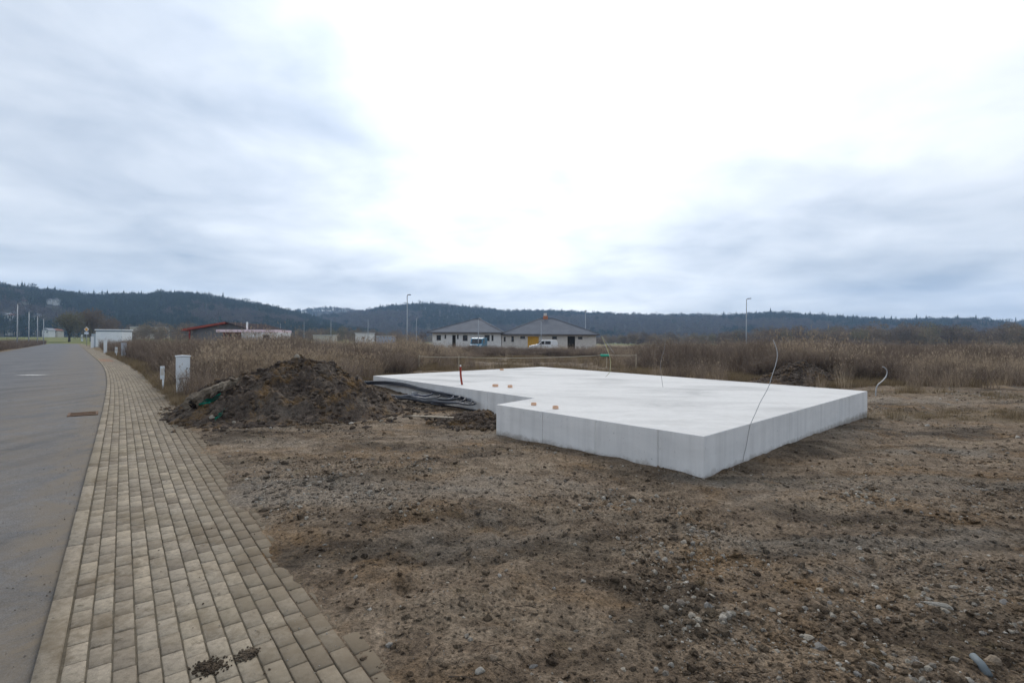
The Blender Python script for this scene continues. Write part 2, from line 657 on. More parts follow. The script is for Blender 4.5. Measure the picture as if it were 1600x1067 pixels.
def build_road():
    v, f = strip(-14, 268, 0.5, -ROAD_W, 0.0, 34, lambda s, n, x, y: -0.030 + 0.012 * fbm(x * 0.3, y * 0.3, 91, 3) * sstep(0, -1.0, n) + 0.02 * np.sin(np.clip(-n / ROAD_W, 0, 1) * np.pi))
    nn = side_of(v[:, 0], v[:, 1])
    dirt = np.maximum(np.exp(-(nn / 0.55) ** 2), 0.6 * np.exp(-((nn + 1.2) / 1.1) ** 2))
    dirt = np.maximum(dirt, np.exp(-((nn + ROAD_W) / 0.5) ** 2))
    me = mesh_np('road', v, f, asphalt_mat(), True, {'dirt': ('POINT', 'FLOAT', dirt)})
    road = tag(link(bpy.data.objects.new('road', me)), kind='structure')
    # faint worn paint bar on the carriageway
    n = NT('worn_paint')
    c = n.ramp(n.noise(9, 5, 0.7, vec=n.world()), [(0.35, (0.17, 0.165, 0.16)), (0.6, (0.46, 0.45, 0.43))])
    p0 = on(51, 585.5)
    m = MB()
    m.box(-0.5, 0.5, -0.30, 0.30, 0.0, 0.004, Matrix.Translation((p0.x, p0.y, -0.012)))
    tag(m.build('road_marking', n.done(c, 0.8)), kind='structure')
    return road


build_road()


def paver_mat():
    n = NT('concrete_paver')
    P = n.world()
    t = n.attr('tint').outputs['Fac']
    c = n.ramp(t, [(0.0, (0.165, 0.140, 0.112)), (0.3, (0.222, 0.190, 0.150)), (0.6, (0.252, 0.220, 0.178)), (0.93, (0.295, 0.252, 0.196)), (0.985, (0.33, 0.17, 0.11))])
    f1 = n.noise(26, 5, 0.65, vec=P)
    f2 = n.noise(220, 2, 0.6, vec=P)
    c = n.mix(1.0, c, n.ramp(f1, [(0.3, 0.66), (0.5, 1.0), (0.72, 1.2)]), 'MULTIPLY')
    c = n.mix(1.0, c, n.ramp(f2, [(0.25, 0.80), (0.75, 1.18)]), 'MULTIPLY')
    # trodden mud and moss blotches
    d1 = n.ramp(n.noise(2.3, 6, 0.72, 0.4, vec=P), [(0.50, 0.0), (0.66, 0.75)])
    c = n.mix(d1, c, (0.115, 0.088, 0.058))
    d2 = n.ramp(n.noise(7.5, 6, 0.75, 0.3, vec=P), [(0.60, 0.0), (0.70, 0.8)])
    c = n.mix(d2, c, (0.075, 0.060, 0.042))
    d3 = n.ramp(n.noise(1.1, 5, 0.6, 0.3, vec=P), [(0.45, 0.0), (0.70, 0.45)])
    c = n.mix(d3, c, (0.20, 0.172, 0.120))
    sx = n.t.nodes.new('ShaderNodeSeparateXYZ')
    n.L(P, sx.inputs[0])
    nd = n.math('MULTIPLY', n.math('ADD', n.math('ADD', sx.outputs[0], n.math('MULTIPLY', sx.outputs[1], 0.79)), 0.423), 0.785)
    nd = n.math('ADD', nd, n.math('MULTIPLY', n.noise(3.5, 6, 0.7, vec=P), 0.9))
    mud = n.ramp(n.math('MULTIPLY', nd, 0.5), [(0.62, 0.0), (0.88, 0.9)])
    c = n.mix(mud, c, (0.135, 0.108, 0.078))
    c = n.mix(1.0, c, (1.0, 0.985, 0.95), 'MULTIPLY')
    h = n.bump(f1, 0.004, 0.6)
    n.bump(f2, 0.0015, 0.7, h)
    return n.done(c, 0.9, 0, 0.12)


def paver_shape(L, W, H, ch, jit, r):
    """chamfered block, top at z = 0, worn a little differently each time"""
    def ring(l, w, z):
        return [(sx * l / 2 + r.uniform(-jit, jit), sy * w / 2 + r.uniform(-jit, jit), z + r.uniform(-jit, jit) * 0.6)
                for sx, sy in ((-1, -1), (1, -1), (1, 1), (-1, 1))]
    v = ring(L, W, -H) + ring(L, W, -ch) + ring(L - 2 * ch, W - 2 * ch, 0)
    f = [(8, 9, 10, 11)]
    for k in range(4):
        q = (k + 1) % 4
        f += [(k, q, 4 + q, 4 + k), (4 + k, 4 + q, 8 + q, 8 + k)]
    return v, f


def build_pavement():
    n = NT('joint_sand')
    P = n.world()
    c = n.ramp(n.noise(20, 5, 0.7, vec=P), [(0.3, (0.060, 0.050, 0.036)), (0.7, (0.125, 0.105, 0.075))])
    sand = n.done(c, 0.95, 0, 0.1)
    v, f = strip(-5.0, 262, 0.5, 0.01, PAVE_W + 0.06, 6, lambda s, n_, x, y: -0.0085 + 0 * s)
    pave = tag(link(bpy.data.objects.new('pavement', mesh_np('pavement', v, f, sand))), kind='structure')
    pm = paver_mat()
    r = random.Random(3)
    variants = []
    for k in range(14):
        vs, fs = paver_shape(ROW_L - 0.006, COL_W - 0.0062, 0.05, 0.0055, 0.0013, r)
        tint = (k + 0.5) / 15
        variants.append(mesh_np('paver', vs, fs, pm, False, {'tint': ('POINT', 'FLOAT', [tint] * len(vs))}))
    cells = []
    for j in range(N_COL):
        nc = KERB_W + 0.006 + (j + 0.5) * COL_W
        s = -4.0 + (0.1 if j % 2 else 0.0)
        while s < 255:
            if s > 90 and j % 1 == 0 and False:
                break
            cells.append((s + ROW_L / 2, nc))
            s += ROW_L
    cells = np.array(cells)
    X, Y = road_pt(cells[:, 0], cells[:, 1])
    ang = np.arctan2(1.0, -np.interp(Y, _ky, _slope))
    gz = ground_z(X, Y)
    keep = gz < 0.05
    X, Y, ang, cells = X[keep], Y[keep], ang[keep], cells[keep]
    px = 800 + F_PX * X / np.maximum(Y, 0.1)
    py = 533.5 + F_PX * EYE / np.maximum(Y, 0.1)
    inview = (Y > 1.5) & (px > 0) & (px < 1600) & (py < 1075)
    order = np.where(inview, np.hypot(X, Y), 1e6).argsort()
    first = set(order[:300].tolist())
    bv, bf, bt = [], [], []
    var_np = [(np.array([q.co[:] for q in m.vertices]), np.array([p.vertices[:] for p in m.polygons])) for m in variants]
    off = 0
    for i in range(len(X)):
        z = r.uniform(-0.0022, 0.0022) + 0.004 * float(np.sin(X[i] * 2.1) * np.sin(Y[i] * 1.7))
        a = ang[i] + r.uniform(-0.012, 0.012)
        k = r.randrange(14)
        tilt = (r.uniform(-0.012, 0.012), r.uniform(-0.006, 0.006))
        if i in first:
            o = bpy.data.objects.new('paver', variants[k])
            o.location = (X[i], Y[i], z)
            o.rotation_euler = (tilt[0], tilt[1], a)
            link(o, pave)
        else:
            vv, ff = var_np[k]
            ca, sa = math.cos(a), math.sin(a)
            p = np.empty_like(vv)
            p[:, 0] = X[i] + vv[:, 0] * ca - vv[:, 1] * sa
            p[:, 1] = Y[i] + vv[:, 0] * sa + vv[:, 1] * ca
            p[:, 2] = z + vv[:, 2] + vv[:, 1] * tilt[0]
            red = (36 < Y[i] < 41) and cells[i, 1] < 0.9 and r.random() < 0.6
            bv.append(p)
            bf.append(ff + off)
            bt += [0.99 if red else (k + 0.5) / 15] * len(p)
            off += len(p)
    me = mesh_np('paver_field', np.concatenate(bv), np.concatenate(bf), pm, False, {'tint': ('POINT', 'FLOAT', bt)})
    tag(link(bpy.data.objects.new('paver_field', me), pave), kind='stuff')
    # kerb of long concrete blocks along the asphalt
    kv = []
    for k in range(4):
        vs, fs = paver_shape(0.992, KERB_W - 0.004, 0.16, 0.006, 0.002, r)
        kv.append(mesh_np('kerb_stone', vs, fs, pm, False, {'tint': ('POINT', 'FLOAT', [0.35 + 0.12 * k] * len(vs))}))
    for k in range(-4, 250):
        x, y = road_pt(k + 0.35, KERB_W / 2)
        o = bpy.data.objects.new('kerb_stone', kv[r.randrange(4)])
        o.location = (float(x), float(y), 0.003 + r.uniform(-0.003, 0.003))
        o.rotation_euler = (0, 0, float(np.arctan2(1.0, -np.interp(y, _ky, _slope))) + r.uniform(-.003, .003))
        link(o, pave)
    return pave


build_pavement()


# ------------------------------------------------------------------ scattering of uncountable growth and gravel
def scatter(name, pts, rot, scl, idx, meshes, kind='stuff'):
    src = bpy.data.collections.new(name + '_source')
    for k, m in enumerate(meshes):
        src.objects.link(bpy.data.objects.new('%s_piece_%02d' % (name, k), m))
    pts = np.asarray(pts, np.float32)
    n = len(pts)
    me = bpy.data.meshes.new(name)
    me.vertices.add(n)
    me.vertices.foreach_set('co', pts.ravel())
    for an, typ, key, data in (('rot', 'FLOAT_VECTOR', 'vector', rot), ('scl', 'FLOAT_VECTOR', 'vector', scl), ('idx', 'INT', 'value', idx)):
        a = me.attributes.new(an, typ, 'POINT')
        a.data.foreach_set(key, np.asarray(data, np.int32 if typ == 'INT' else np.float32).ravel())
    ob = link(bpy.data.objects.new(name, me))
    g = bpy.data.node_groups.new(name, 'GeometryNodeTree')
    g.interface.new_socket('Geometry', in_out='INPUT', socket_type='NodeSocketGeometry')
    g.interface.new_socket('Geometry', in_out='OUTPUT', socket_type='NodeSocketGeometry')
    N, L = g.nodes.new, g.links.new
    gi, go = N('NodeGroupInput'), N('NodeGroupOutput')
    ci = N('GeometryNodeCollectionInfo')
    ci.inputs['Collection'].default_value = src
    ci.inputs['Separate Children'].default_value = True
    ci.inputs['Reset Children'].default_value = True
    ip = N('GeometryNodeInstanceOnPoints')
    ip.inputs['Pick Instance'].default_value = True

    def na(nm, t):
        q = N('GeometryNodeInputNamedAttribute')
        q.data_type = t
        q.inputs['Name'].default_value = nm
        return q.outputs['Attribute']
    e2r = N('FunctionNodeEulerToRotation')
    L(na('rot', 'FLOAT_VECTOR'), e2r.inputs[0])
    L(gi.outputs[0], ip.inputs['Points'])
    L(ci.outputs[0], ip.inputs['Instance'])
    L(na('idx', 'INT'), ip.inputs['Instance Index'])
    L(e2r.outputs[0], ip.inputs['Rotation'])
    L(na('scl', 'FLOAT_VECTOR'), ip.inputs['Scale'])
    L(ip.outputs[0], go.inputs[0])
    md = ob.modifiers.new('scatter', 'NODES')
    md.node_group = g
    return tag(ob, kind=kind)


# ------------------------------------------------------------------ far hills and their woods
SKY_A = [(-900, 470), (-500, 452), (-200, 440), (0, 446), (50, 452), (100, 457), (128, 461), (150, 464), (200, 461), (290, 459), (330, 464), (380, 472), (420, 480), (450, 487), (480, 494), (520, 505), (560, 520), (600, 534)]
SKY_B = [(380, 534), (420, 500), (440, 487), (470, 483), (500, 480), (540, 479.5), (560, 484), (600, 487), (640, 495), (700, 534)]
SKY_C = [(440, 534), (480, 510), (505, 492), (540, 488), (570, 484), (600, 479), (660, 475), (700, 475), (740, 480), (790, 486), (870, 486), (920, 489), (1000, 491), (1100, 492), (1200, 490), (1225, 489.5), (1300, 495), (1400, 500), (1440, 498.5), (1500, 498), (1540, 499), (1575, 505), (1610, 514), (1680, 520), (1900, 510), (2600, 490), (3600, 480)]
SKY_D = [(1500, 536), (1550, 508), (1580, 502), (1620, 500), (1800, 496), (2400, 496)]


def hill_fn(prof, rf, rr_, tree):
    xs = np.array([p[0] for p in prof], float)
    az = np.arctan2(xs - 800, F_PX)
    ey = np.array([534 + 0.005 * (p[0] - 800) - p[1] for p in prof])
    el = np.maximum(ey, 0) / F_PX * np.cos(az)

    def f(a, r):
        e = np.interp(a, az, el)
        top = np.maximum(e * rr_ + EYE - tree * sstep(0.0, 0.03, e), 0)
        t = np.clip((r - rf) / (rr_ - rf), 0, 1)
        up = (1 - np.cos(t * np.pi)) / 2
        back = 1 - 0.35 * sstep(rr_, rr_ * 1.5, r)
        return top * (0.35 * t + 0.65 * up) * back
    return f, az[0], az[-1]


def twig_cloud(seed, w, h, n, size, lean=0.0, zbase=0.25):
    """a leafless crown: many short twigs spread through the crown's volume"""
    r = np.random.default_rng(seed)
    v, f = [], []
    lobes = [(r.uniform(-.28, .28) * w, r.uniform(-.28, .28) * w, r.uniform(zbase + .15, .82) * h, r.uniform(.2, .36) * w) for _ in range(7)]
    for i in range(n):
        lx, ly, lz, lr = lobes[r.integers(len(lobes))]
        d = r.normal(size=3)
        d /= np.linalg.norm(d)
        rad = lr * r.uniform(0.35, 1.0) ** 0.5
        c = np.array([lx, ly, lz]) + d * rad * np.array([1, 1, 0.85])
        c[2] = max(c[2], 0.06 * h)
        dr = d * 0.7 + np.array([0, 0, 0.8]) + r.normal(size=3) * 0.5
        dr /= np.linalg.norm(dr)
        sd = np.cross(dr, r.normal(size=3))
        sd /= np.linalg.norm(sd) + 1e-6
        l, k = size * r.uniform(0.7, 1.6), size * r.uniform(0.10, 0.24)
        o = len(v)
        v += [c - sd * k, c + sd * k, c + dr * l]
        f.append((o, o + 1, o + 2))
    # trunk and a few limbs
    def limb(a, b, r0, r1):
        a, b = np.array(a, float), np.array(b, float)
        t = b - a
        s1 = np.cross(t, [0.3, 1, 0.2])
        s1 /= np.linalg.norm(s1)
        s2 = np.cross(t, s1)
        s2 /= np.linalg.norm(s2)
        for s in (s1, s2):
            o = len(v)
            v.extend([a - s * r0, a + s * r0, b + s * r1, b - s * r1])
            f.append((o, o + 1, o + 2))
            f.append((o, o + 2, o + 3))
    limb((0, 0, 0), (0, 0, zbase * h + 0.1 * h), 0.022 * h, 0.016 * h)
    for lx, ly, lz, lr in lobes:
        limb((0, 0, zbase * h * r.uniform(.6, 1.1)), (lx, ly, lz), 0.011 * h, 0.004 * h)
    return np.array(v), np.array(f)


def conifer(seed, h, w, tiers, pts):
    r = np.random.default_rng(seed)
    v, f = [], []
    for t in range(tiers):
        k = t / (tiers - 1)
        z0 = h * (0.10 + 0.82 * k)
        rad = w * (1 - k) ** 0.8 + 0.12 * w * (1 - k) + 0.05 * w
        top = z0 + h * (0.16 - 0.05 * k)
        o = len(v)
        v.append((r.uniform(-.03, .03) * w, r.uniform(-.03, .03) * w, top))
        ph = r.uniform(0, 6.28)
        for q in range(pts):
            rr = rad * (r.uniform(0.75, 1.12) if q % 2 == 0 else r.uniform(0.40, 0.65))
            a = ph + 2 * math.pi * q / pts
            v.append((rr * math.cos(a), rr * math.sin(a), z0 - h * 0.035 * (q % 2 == 0) + r.uniform(-.01, .01) * h))
        for q in range(pts):
            f.append((o, o + 1 + q, o + 1 + (q + 1) % pts))
    o = len(v)
    for z, rr in ((0, 0.03 * h), (0.3 * h, 0.022 * h)):
        for q in range(3):
            v.append((rr * math.cos(q * 2.1), rr * math.sin(q * 2.1), z))
    for q in range(3):
        a, b = o + q, o + (q + 1) % 3
        f += [(a, b, b + 3), (a, b + 3, a + 3)]
    return np.array(v), np.array(f)


def pine(seed, h, w):
    """bare stem with a rounded needle crown of many small tufts"""
    v, f = twig_cloud(seed, w * 1.5, h, 150, h * 0.085, 0, 0.45)
    return v, f


def wood_mat(name, stops, trans=0.0, rough=0.9):
    n = NT(name)
    f = n.noise(0.9, 3, 0.6)
    r = n.rand()
    c = n.ramp(r, stops)
    c = n.mix(1.0, c, n.ramp(f, [(0.3, 0.75), (0.7, 1.25)]), 'MULTIPLY')
    return two_sided(n, c, rough, trans) if trans else n.done(c, rough, 0, 0.1)


M_CON = wood_mat('conifer_needles', [(0.0, (0.010, 0.020, 0.012)), (0.5, (0.017, 0.032, 0.019)), (1.0, (0.028, 0.044, 0.022))])
M_DEC = wood_mat('bare_wood_far', [(0.0, (0.070, 0.052, 0.046)), (0.35, (0.105, 0.078, 0.066)), (0.7, (0.130, 0.098, 0.076)), (1.0, (0.110, 0.100, 0.060))])
M_BARE = wood_mat('bare_twigs', [(0.0, (0.125, 0.096, 0.074)), (0.35, (0.185, 0.140, 0.100)), (0.7, (0.225, 0.170, 0.115)), (1.0, (0.155, 0.150, 0.080))], 0.15)


def build_hills():
    n = NT('forest_floor')
    P = n.world()
    c = n.ramp(n.noise(0.02, 5, 0.6, vec=P), [(0.35, (0.035, 0.036, 0.024)), (0.65, (0.070, 0.058, 0.042))])
    m = n.done(c, 0.95, 0, 0.1)
    trees_p, trees_s, trees_i = [], [], []
    specs = [(SKY_A, 560, 1050, 13, 8200, 1), (SKY_C, 720, 1350, 14, 15000, 2), (SKY_B, 1450, 1800, 13, 1500, 3), (SKY_D, 1500, 1850, 13, 1200, 4)]
    for prof, rf, rr_, tree, count, seed in specs:
        fn, a0, a1 = hill_fn(prof, rf, rr_, tree)
        aa = np.linspace(a0, a1, 170)
        r_ = np.concatenate([np.linspace(rf, rr_, 40), np.linspace(rr_, rr_ * 1.12, 6)[1:]])
        A, R_ = np.meshgrid(aa, r_, indexing='ij')
        X, Y = R_ * np.sin(A), R_ * np.cos(A)
        Z = fn(A, R_) * (1 + 0.10 * fbm(X * 0.006, Y * 0.006, seed, 3) * (R_ < rr_ * 0.9)) - 1.5
        k = len(r_)
        i = (np.arange(len(aa) - 1)[:, None] * k + np.arange(k - 1)[None, :]).ravel()
        me = mesh_np('hills', np.stack([X, Y, Z], -1).reshape(-1, 3), np.stack([i, i + 1, i + k + 1, i + k], -1), m, True)
        tag(link(bpy.data.objects.new('hills', me)), kind='structure')
        r = np.random.default_rng(seed)
        nn = int(count * 1.0)
        lo = max(a0, math.radians(-58))
        hi = min(a1, math.radians(58))
        a = r.uniform(lo, hi, nn)
        q = np.sqrt(r.uniform((rf * 1.02) ** 2, (rr_ * 1.04) ** 2, nn))
        ridge = r.random(nn) < 0.16
        q = np.where(ridge, rr_ * r.uniform(0.95, 1.03, nn), q)
        x, y = q * np.sin(a), q * np.cos(a)
        z = fn(a, q) - 1.5
        t = (q - rf) / (rr_ - rf)
        cn = 1.5 * fbm(x * 0.0075, y * 0.0075, 40 + seed, 3) + (t - 0.66) * 1.0 + r.normal(size=nn) * 0.12
        if seed == 1:
            cn = cn + 0.25
        con = cn > 0.0
        spruce = (r.random(nn) < 0.16)
        idx = np.where(con, np.where(spruce, r.integers(0, 3, nn), r.integers(3, 5, nn)), r.integers(5, 9, nn))
        keep = z > 1.0
        tpx = 800 + F_PX * np.tan(a)
        for hx0, hx1, hy in ((4, 25, 535), (49, 60, 540), (72, 91, 640), (30, 42, 630)):      # clearings in front of the hillside houses
            keep &= ~((tpx > hx0 - 2) & (tpx < hx1 + 2) & (y > hy - 75) & (y < hy + 22))
        s = np.where(con, r.uniform(0.72, 1.22, nn), r.uniform(0.75, 1.15, nn))
        # a few trees stand out above the ridge
        s = np.where(ridge & (r.random(nn) < 0.12), s * 1.22, s)
        trees_p.append(np.stack([x, y, z], -1)[keep])
        trees_s.append(s[keep])
        trees_i.append(idx[keep])
    ms = []
    for k in range(3):
        v, f = conifer(k, 15 + 2 * k, 3.3 + 0.5 * k, 8, 12)
        ms.append(mesh_np('spruce', v, f, M_CON))
    for k in range(2):
        v, f = pine(30 + k, 15, 6.5)
        ms.append(mesh_np('pine', v, f, M_CON))
    for k in range(4):
        v, f = twig_cloud(60 + k, 11, 12, 170, 1.35, 0, 0.2)
        ms.append(mesh_np('broadleaf', v, f, M_DEC))
    p = np.concatenate(trees_p)
    s = np.concatenate(trees_s)
    i = np.concatenate(trees_i)
    rot = np.zeros((len(p), 3))
    rot[:, 2] = np.random.default_rng(5).uniform(0, 6.28, len(p))
    scatter('hill_forest', p, rot, np.stack([s, s, s * np.random.default_rng(6).uniform(0.85, 1.2, len(s))], -1), i, ms)
    tag(bpy.data.objects['hill_forest'], 'dark mixed forest covering the far hills', 'forest')


build_hills()


def build_midwood():
    """belt of bare trees and scrub between the field and the hills"""
    ms = []
    for k in range(6):
        w, h = (7.5, 8.5) if k < 4 else (5.5, 4.2)
        v, f = twig_cloud(200 + k, w, h, 900, 0.55, 0, 0.16 if k < 4 else 0.05)
        ms.append(mesh_np('bare_tree', v, f, M_BARE))
    r = np.random.default_rng(9)
    n = 5200
    px = r.uniform(140, 1900, n)
    az = np.arctan2(px - 800, F_PX)
    rad = r.uniform(300, 700, n)
    right = sstep(1080, 1300, px)
    dens = 0.30 + 0.55 * right + 0.55 * fbm(px * 0.011, rad * 0.004, 7, 3)
    keep = r.random(n) < dens
    px, az, rad, right = px[keep], az[keep], rad[keep], right[keep]
    n = len(px)
    x, y = rad * np.sin(az), rad * np.cos(az)
    s = r.uniform(0.65, 1.15, n) * (0.75 + 0.5 * vnoise(px * 0.02, rad * 0.004, 4)) * (1 + 0.15 * right)
    rot = np.zeros((n, 3))
    rot[:, 2] = r.uniform(0, 6.28, n)
    p = np.stack([x, y, ground_z(x, y) - 0.3], -1)
    scatter('bare_tree_belt', p, rot, np.stack([s, s, s * r.uniform(0.8, 1.15, n)], -1), r.integers(0, 6, n), ms)
    tag(bpy.data.objects['bare_tree_belt'], 'brown belt of leafless trees and scrub below the hills', 'trees')


build_midwood()


# ------------------------------------------------------------------ tall dry weeds
def tuft(seed, n, rad, h0, h1, wid, curl, heads, branch=0):
    r = np.random.default_rng(seed)
    v, f, t = [], [], []

    def blade(b, d, L_, w, c, tone):
        side = np.cross(d, r.normal(size=3))
        side /= np.linalg.norm(side) + 1e-6
        o = len(v)
        p = np.array(b, float)
        q = d.copy()
        seg = 3
        for k in range(seg + 1):
            ww = w * (1 - 0.85 * k / seg)
            v.extend([p - side * ww, p + side * ww])
            t.extend([tone, tone])
            p = p + q * L_ / seg
            q = q + c
            q /= np.linalg.norm(q)
        for k in range(seg):
            a = o + 2 * k
            f.extend([(a, a + 1, a + 3), (a, a + 3, a + 2)])
        return p
    for i in range(n):
        a, q = r.uniform(0, 6.28), rad * math.sqrt(r.random())
        b = np.array([q * math.cos(a), q * math.sin(a), -0.05])
        d = np.array([r.normal() * 0.13, r.normal() * 0.13, 1.0])
        d /= np.linalg.norm(d)
        L_ = r.uniform(h0, h1)
        tone = r.random()
        c = np.array([r.normal() * curl, r.normal() * curl, -curl * 0.5])
        e = blade(b, d, L_, wid * r.uniform(0.6, 1.3), c, tone)
        if branch:
            for _ in range(branch):
                k = r.uniform(0.35, 0.92)
                p = b + d * L_ * k
                dd = np.array([r.normal() * 0.32, r.normal() * 0.32, 1.0])
                dd /= np.linalg.norm(dd)
                blade(p, dd, L_ * r.uniform(0.14, 0.36), wid * 0.6, c * 0, tone)
        if heads and r.random() < heads:
            for _ in range(6):
                dd = np.array([r.normal() * 0.35, r.normal() * 0.35, 0.6 + 0.4 * r.random()])
                dd /= np.linalg.norm(dd)
                blade(e - d * r.uniform(0, 0.16), dd, r.uniform(0.06, 0.13), wid * 1.3, c * 0, min(1, tone * 0.5 + 0.5))
    return np.array(v), np.array(f), np.array(t)


def weed_mat(name, lo, mid_, hi):
    n = NT(name)
    t = n.attr('tone').outputs['Fac']
    r = n.rand()
    c = n.ramp(n.math('ADD', n.math('MULTIPLY', t, 0.6), n.math('MULTIPLY', r, 0.4)), [(0.1, lo), (0.5, mid_), (0.95, hi)])
    return two_sided(n, c, 0.85, 0.22)


M_REED = weed_mat('dry_reed', (0.160, 0.120, 0.084), (0.32, 0.25, 0.175), (0.54, 0.435, 0.315))
M_STALK = weed_mat('dead_stalks', (0.075, 0.056, 0.045), (0.17, 0.130, 0.102), (0.34, 0.27, 0.205))
M_GRASS = weed_mat('winter_grass', (0.105, 0.080, 0.042), (0.20, 0.150, 0.090), (0.36, 0.28, 0.18))


def build_weeds():
    def mk(name, m, *a):
        v, f, t = tuft(*a)
        return mesh_np(name, v, f, m, False, {'tone': ('POINT', 'FLOAT', t)})
    ms = []
    for k in range(3):
        ms.append(mk('reed', M_REED, 300 + k, 52, 0.34, 0.8, 1.95, 0.0060, 0.05, 0.12))
    for k in range(4):
        ms.append(mk('stalk', M_STALK, 310 + k, 24, 0.42, 0.7, 1.95, 0.0070, 0.03, 0.1, 9))
    for k in range(3):
        ms.append(mk('low_grass', M_GRASS, 320 + k, 90, 0.34, 0.16, 0.46, 0.0055, 0.16, 0.0))
    r = np.random.default_rng(21)
    n = 150000
    px = r.uniform(-260, 1900, n)
    front = np.interp(px, FRONT_PX, FRONT_Y)
    # depth sampled so that the front rows are thick and the far rows thin out
    u = r.random(n)
    y = front + 62 * u ** 1.9
    x = (px - 800) / F_PX * y
    y = y + 2.0 * fbm(x * 0.3, y * 0.05, 13, 3)
    side = side_of(x, y)
    area = y                                        # equal bearing steps spread out with distance
    dens = np.clip(area / 60, 0.12, 1) * 0.52
    clump = fbm(x * 0.22, y * 0.22, 23, 4)
    dens = dens * sstep(-0.36, 0.24, clump)
    # the open strip in front of the new houses
    open_ = sstep(640, 720, px) * sstep(1010, 975, px)
    dens = dens * (1 - 0.45 * open_)
    house = (x > -19) & (x < 17) & (y > 73)
    keep = (r.random(n) < dens) & (side > PAVE_W + 0.30 + 0.5 * r.random(n)) & (slab_dist(x, y) > 0.6) & ~house
    keep &= ~((np.abs(x - 11.2) < 1.5) & (np.abs(y - 19.0) < 1.6))
    x, y, px, clump, open_ = x[keep], y[keep], px[keep], clump[keep], open_[keep]
    n = len(x)
    kind = 1.3 * fbm(x * 0.12, y * 0.16, 33, 3) + r.normal(size=n) * 0.16
    kind = kind + 0.30 * sstep(500, 600, px) * sstep(700, 640, px) + 0.04 * sstep(1150, 1260, px) - 0.22 * sstep(480, 330, px) - 0.20 * sstep(990, 1030, px) * sstep(1210, 1130, px)
    reed = kind > 0.08
    idx = np.where(reed, r.integers(0, 3, n), r.integers(3, 7, n))
    hgt = np.interp(px, [0, 250, 420, 560, 640, 720, 980, 1040, 1150, 1300, 1400, 1600], [0.58, 0.72, 0.78, 0.74, 0.70, 0.48, 0.46, 0.70, 0.72, 0.78, 0.72, 0.66])
    hgt = hgt * (0.52 + 0.78 * vnoise(x * 0.45, y * 0.45, 8)) * r.uniform(0.72, 1.22, n)
    front = np.interp(px, FRONT_PX, FRONT_Y)
    hgt = hgt * (0.72 + 0.28 * sstep(0.0, 3.0, y - front))
    sc = np.stack([r.uniform(0.9, 1.4, n), r.uniform(0.9, 1.4, n), hgt], -1)
    rot = np.stack([r.normal(size=n) * 0.05, r.normal(size=n) * 0.05, r.uniform(0, 6.28, n)], -1)
    p1 = np.stack([x, y, ground_z(x, y)], -1)
    # scrubby weeds along the far side of the road
    m = 3400
    s = r.uniform(30, 235, m)
    nn = -ROAD_W - 0.5 - 5.0 * r.random(m) ** 1.5
    x2, y2 = road_pt(s, nn)
    h2 = r.uniform(0.35, 0.75, m)
    p2 = np.stack([x2, y2, ground_z(x2, y2)], -1)
    # short winter grass between soil and weeds
    m3 = 60000
    px3 = r.uniform(-100, 1750, m3)
    fr3 = np.interp(px3, FRONT_PX, FRONT_Y)
    base = np.where((px3 > 640) & (px3 < 1010), 22.5, fr3 - 2.4)
    y3 = base + (fr3 + 5 - base) * r.random(m3)
    x3 = (px3 - 800) / F_PX * y3
    k3 = (side_of(x3, y3) > PAVE_W + 0.1) & (slab_dist(x3, y3) > 0.25) & (r.random(m3) < 0.34 * sstep(-0.35, 0.3, fbm(x3 * 0.4, y3 * 0.4, 43, 4)))
    x3, y3 = x3[k3], y3[k3]
    # stray tufts on the bare soil to the right and at the foot of the slab
    x4, y4 = r.uniform(-4, 24, 5200), r.uniform(5.5, 21, 5200)
    k4 = (slab_dist(x4, y4) > 0.12) & (fbm(x4 * 0.35, y4 * 0.7, 15, 4) > 0.38) & (side_of(x4, y4) > PAVE_W + 0.6) & (np.hypot(x4, y4) > 9)
    x3, y3 = np.concatenate([x3, x4[k4]]), np.concatenate([y3, y4[k4]])
    # moss and grass in the verge beside the pavement
    s5 = r.uniform(14, 70, 1500)
    x5, y5 = road_pt(s5, PAVE_W - 0.05 + 0.6 * r.random(1500))
    x3, y3 = np.concatenate([x3, x5]), np.concatenate([y3, y5])
    m3 = len(x3)
    p3 = np.stack([x3, y3, ground_z(x3, y3)], -1)
    g3 = r.uniform(0.35, 0.95, m3) * (0.55 + 0.45 * sstep(12, 24, np.hypot(x3, y3)))
    m6 = 9000
    px6 = r.uniform(180, 1750, m6)
    f6 = np.interp(px6, FRONT_PX, FRONT_Y)
    y6 = np.where((px6 > 640) & (px6 < 1000), r.uniform(23, 55, m6), f6 - 5.0 * r.random(m6) ** 2.2 + 0.8)
    x6 = (px6 - 800) / F_PX * y6
    k6 = (r.random(m6) < 0.30 * sstep(-0.1, 0.4, fbm(x6 * 0.5, y6 * 0.5, 93, 3))) & (slab_dist(x6, y6) > 0.4) & (side_of(x6, y6) > PAVE_W + 0.2)
    x6, y6 = x6[k6], y6[k6]
    m6 = len(x6)
    s6 = r.uniform(0.2, 0.5, m6)
    p1 = np.concatenate([p1, np.stack([x6, y6, ground_z(x6, y6)], -1)])
    sc = np.concatenate([sc, np.stack([s6 * 1.6, s6 * 1.6, s6], -1)])
    idx = np.concatenate([idx, r.integers(0, 7, m6)])
    rot = np.concatenate([rot, np.stack([r.normal(size=m6) * 0.15, r.normal(size=m6) * 0.15, r.uniform(0, 6.28, m6)], -1)])
    P = np.concatenate([p1, p2, p3])
    S_ = np.concatenate([sc, np.stack([np.full(m, 1.4), np.full(m, 1.4), h2], -1), np.stack([g3, g3, g3 * r.uniform(0.6, 1.1, m3)], -1)])
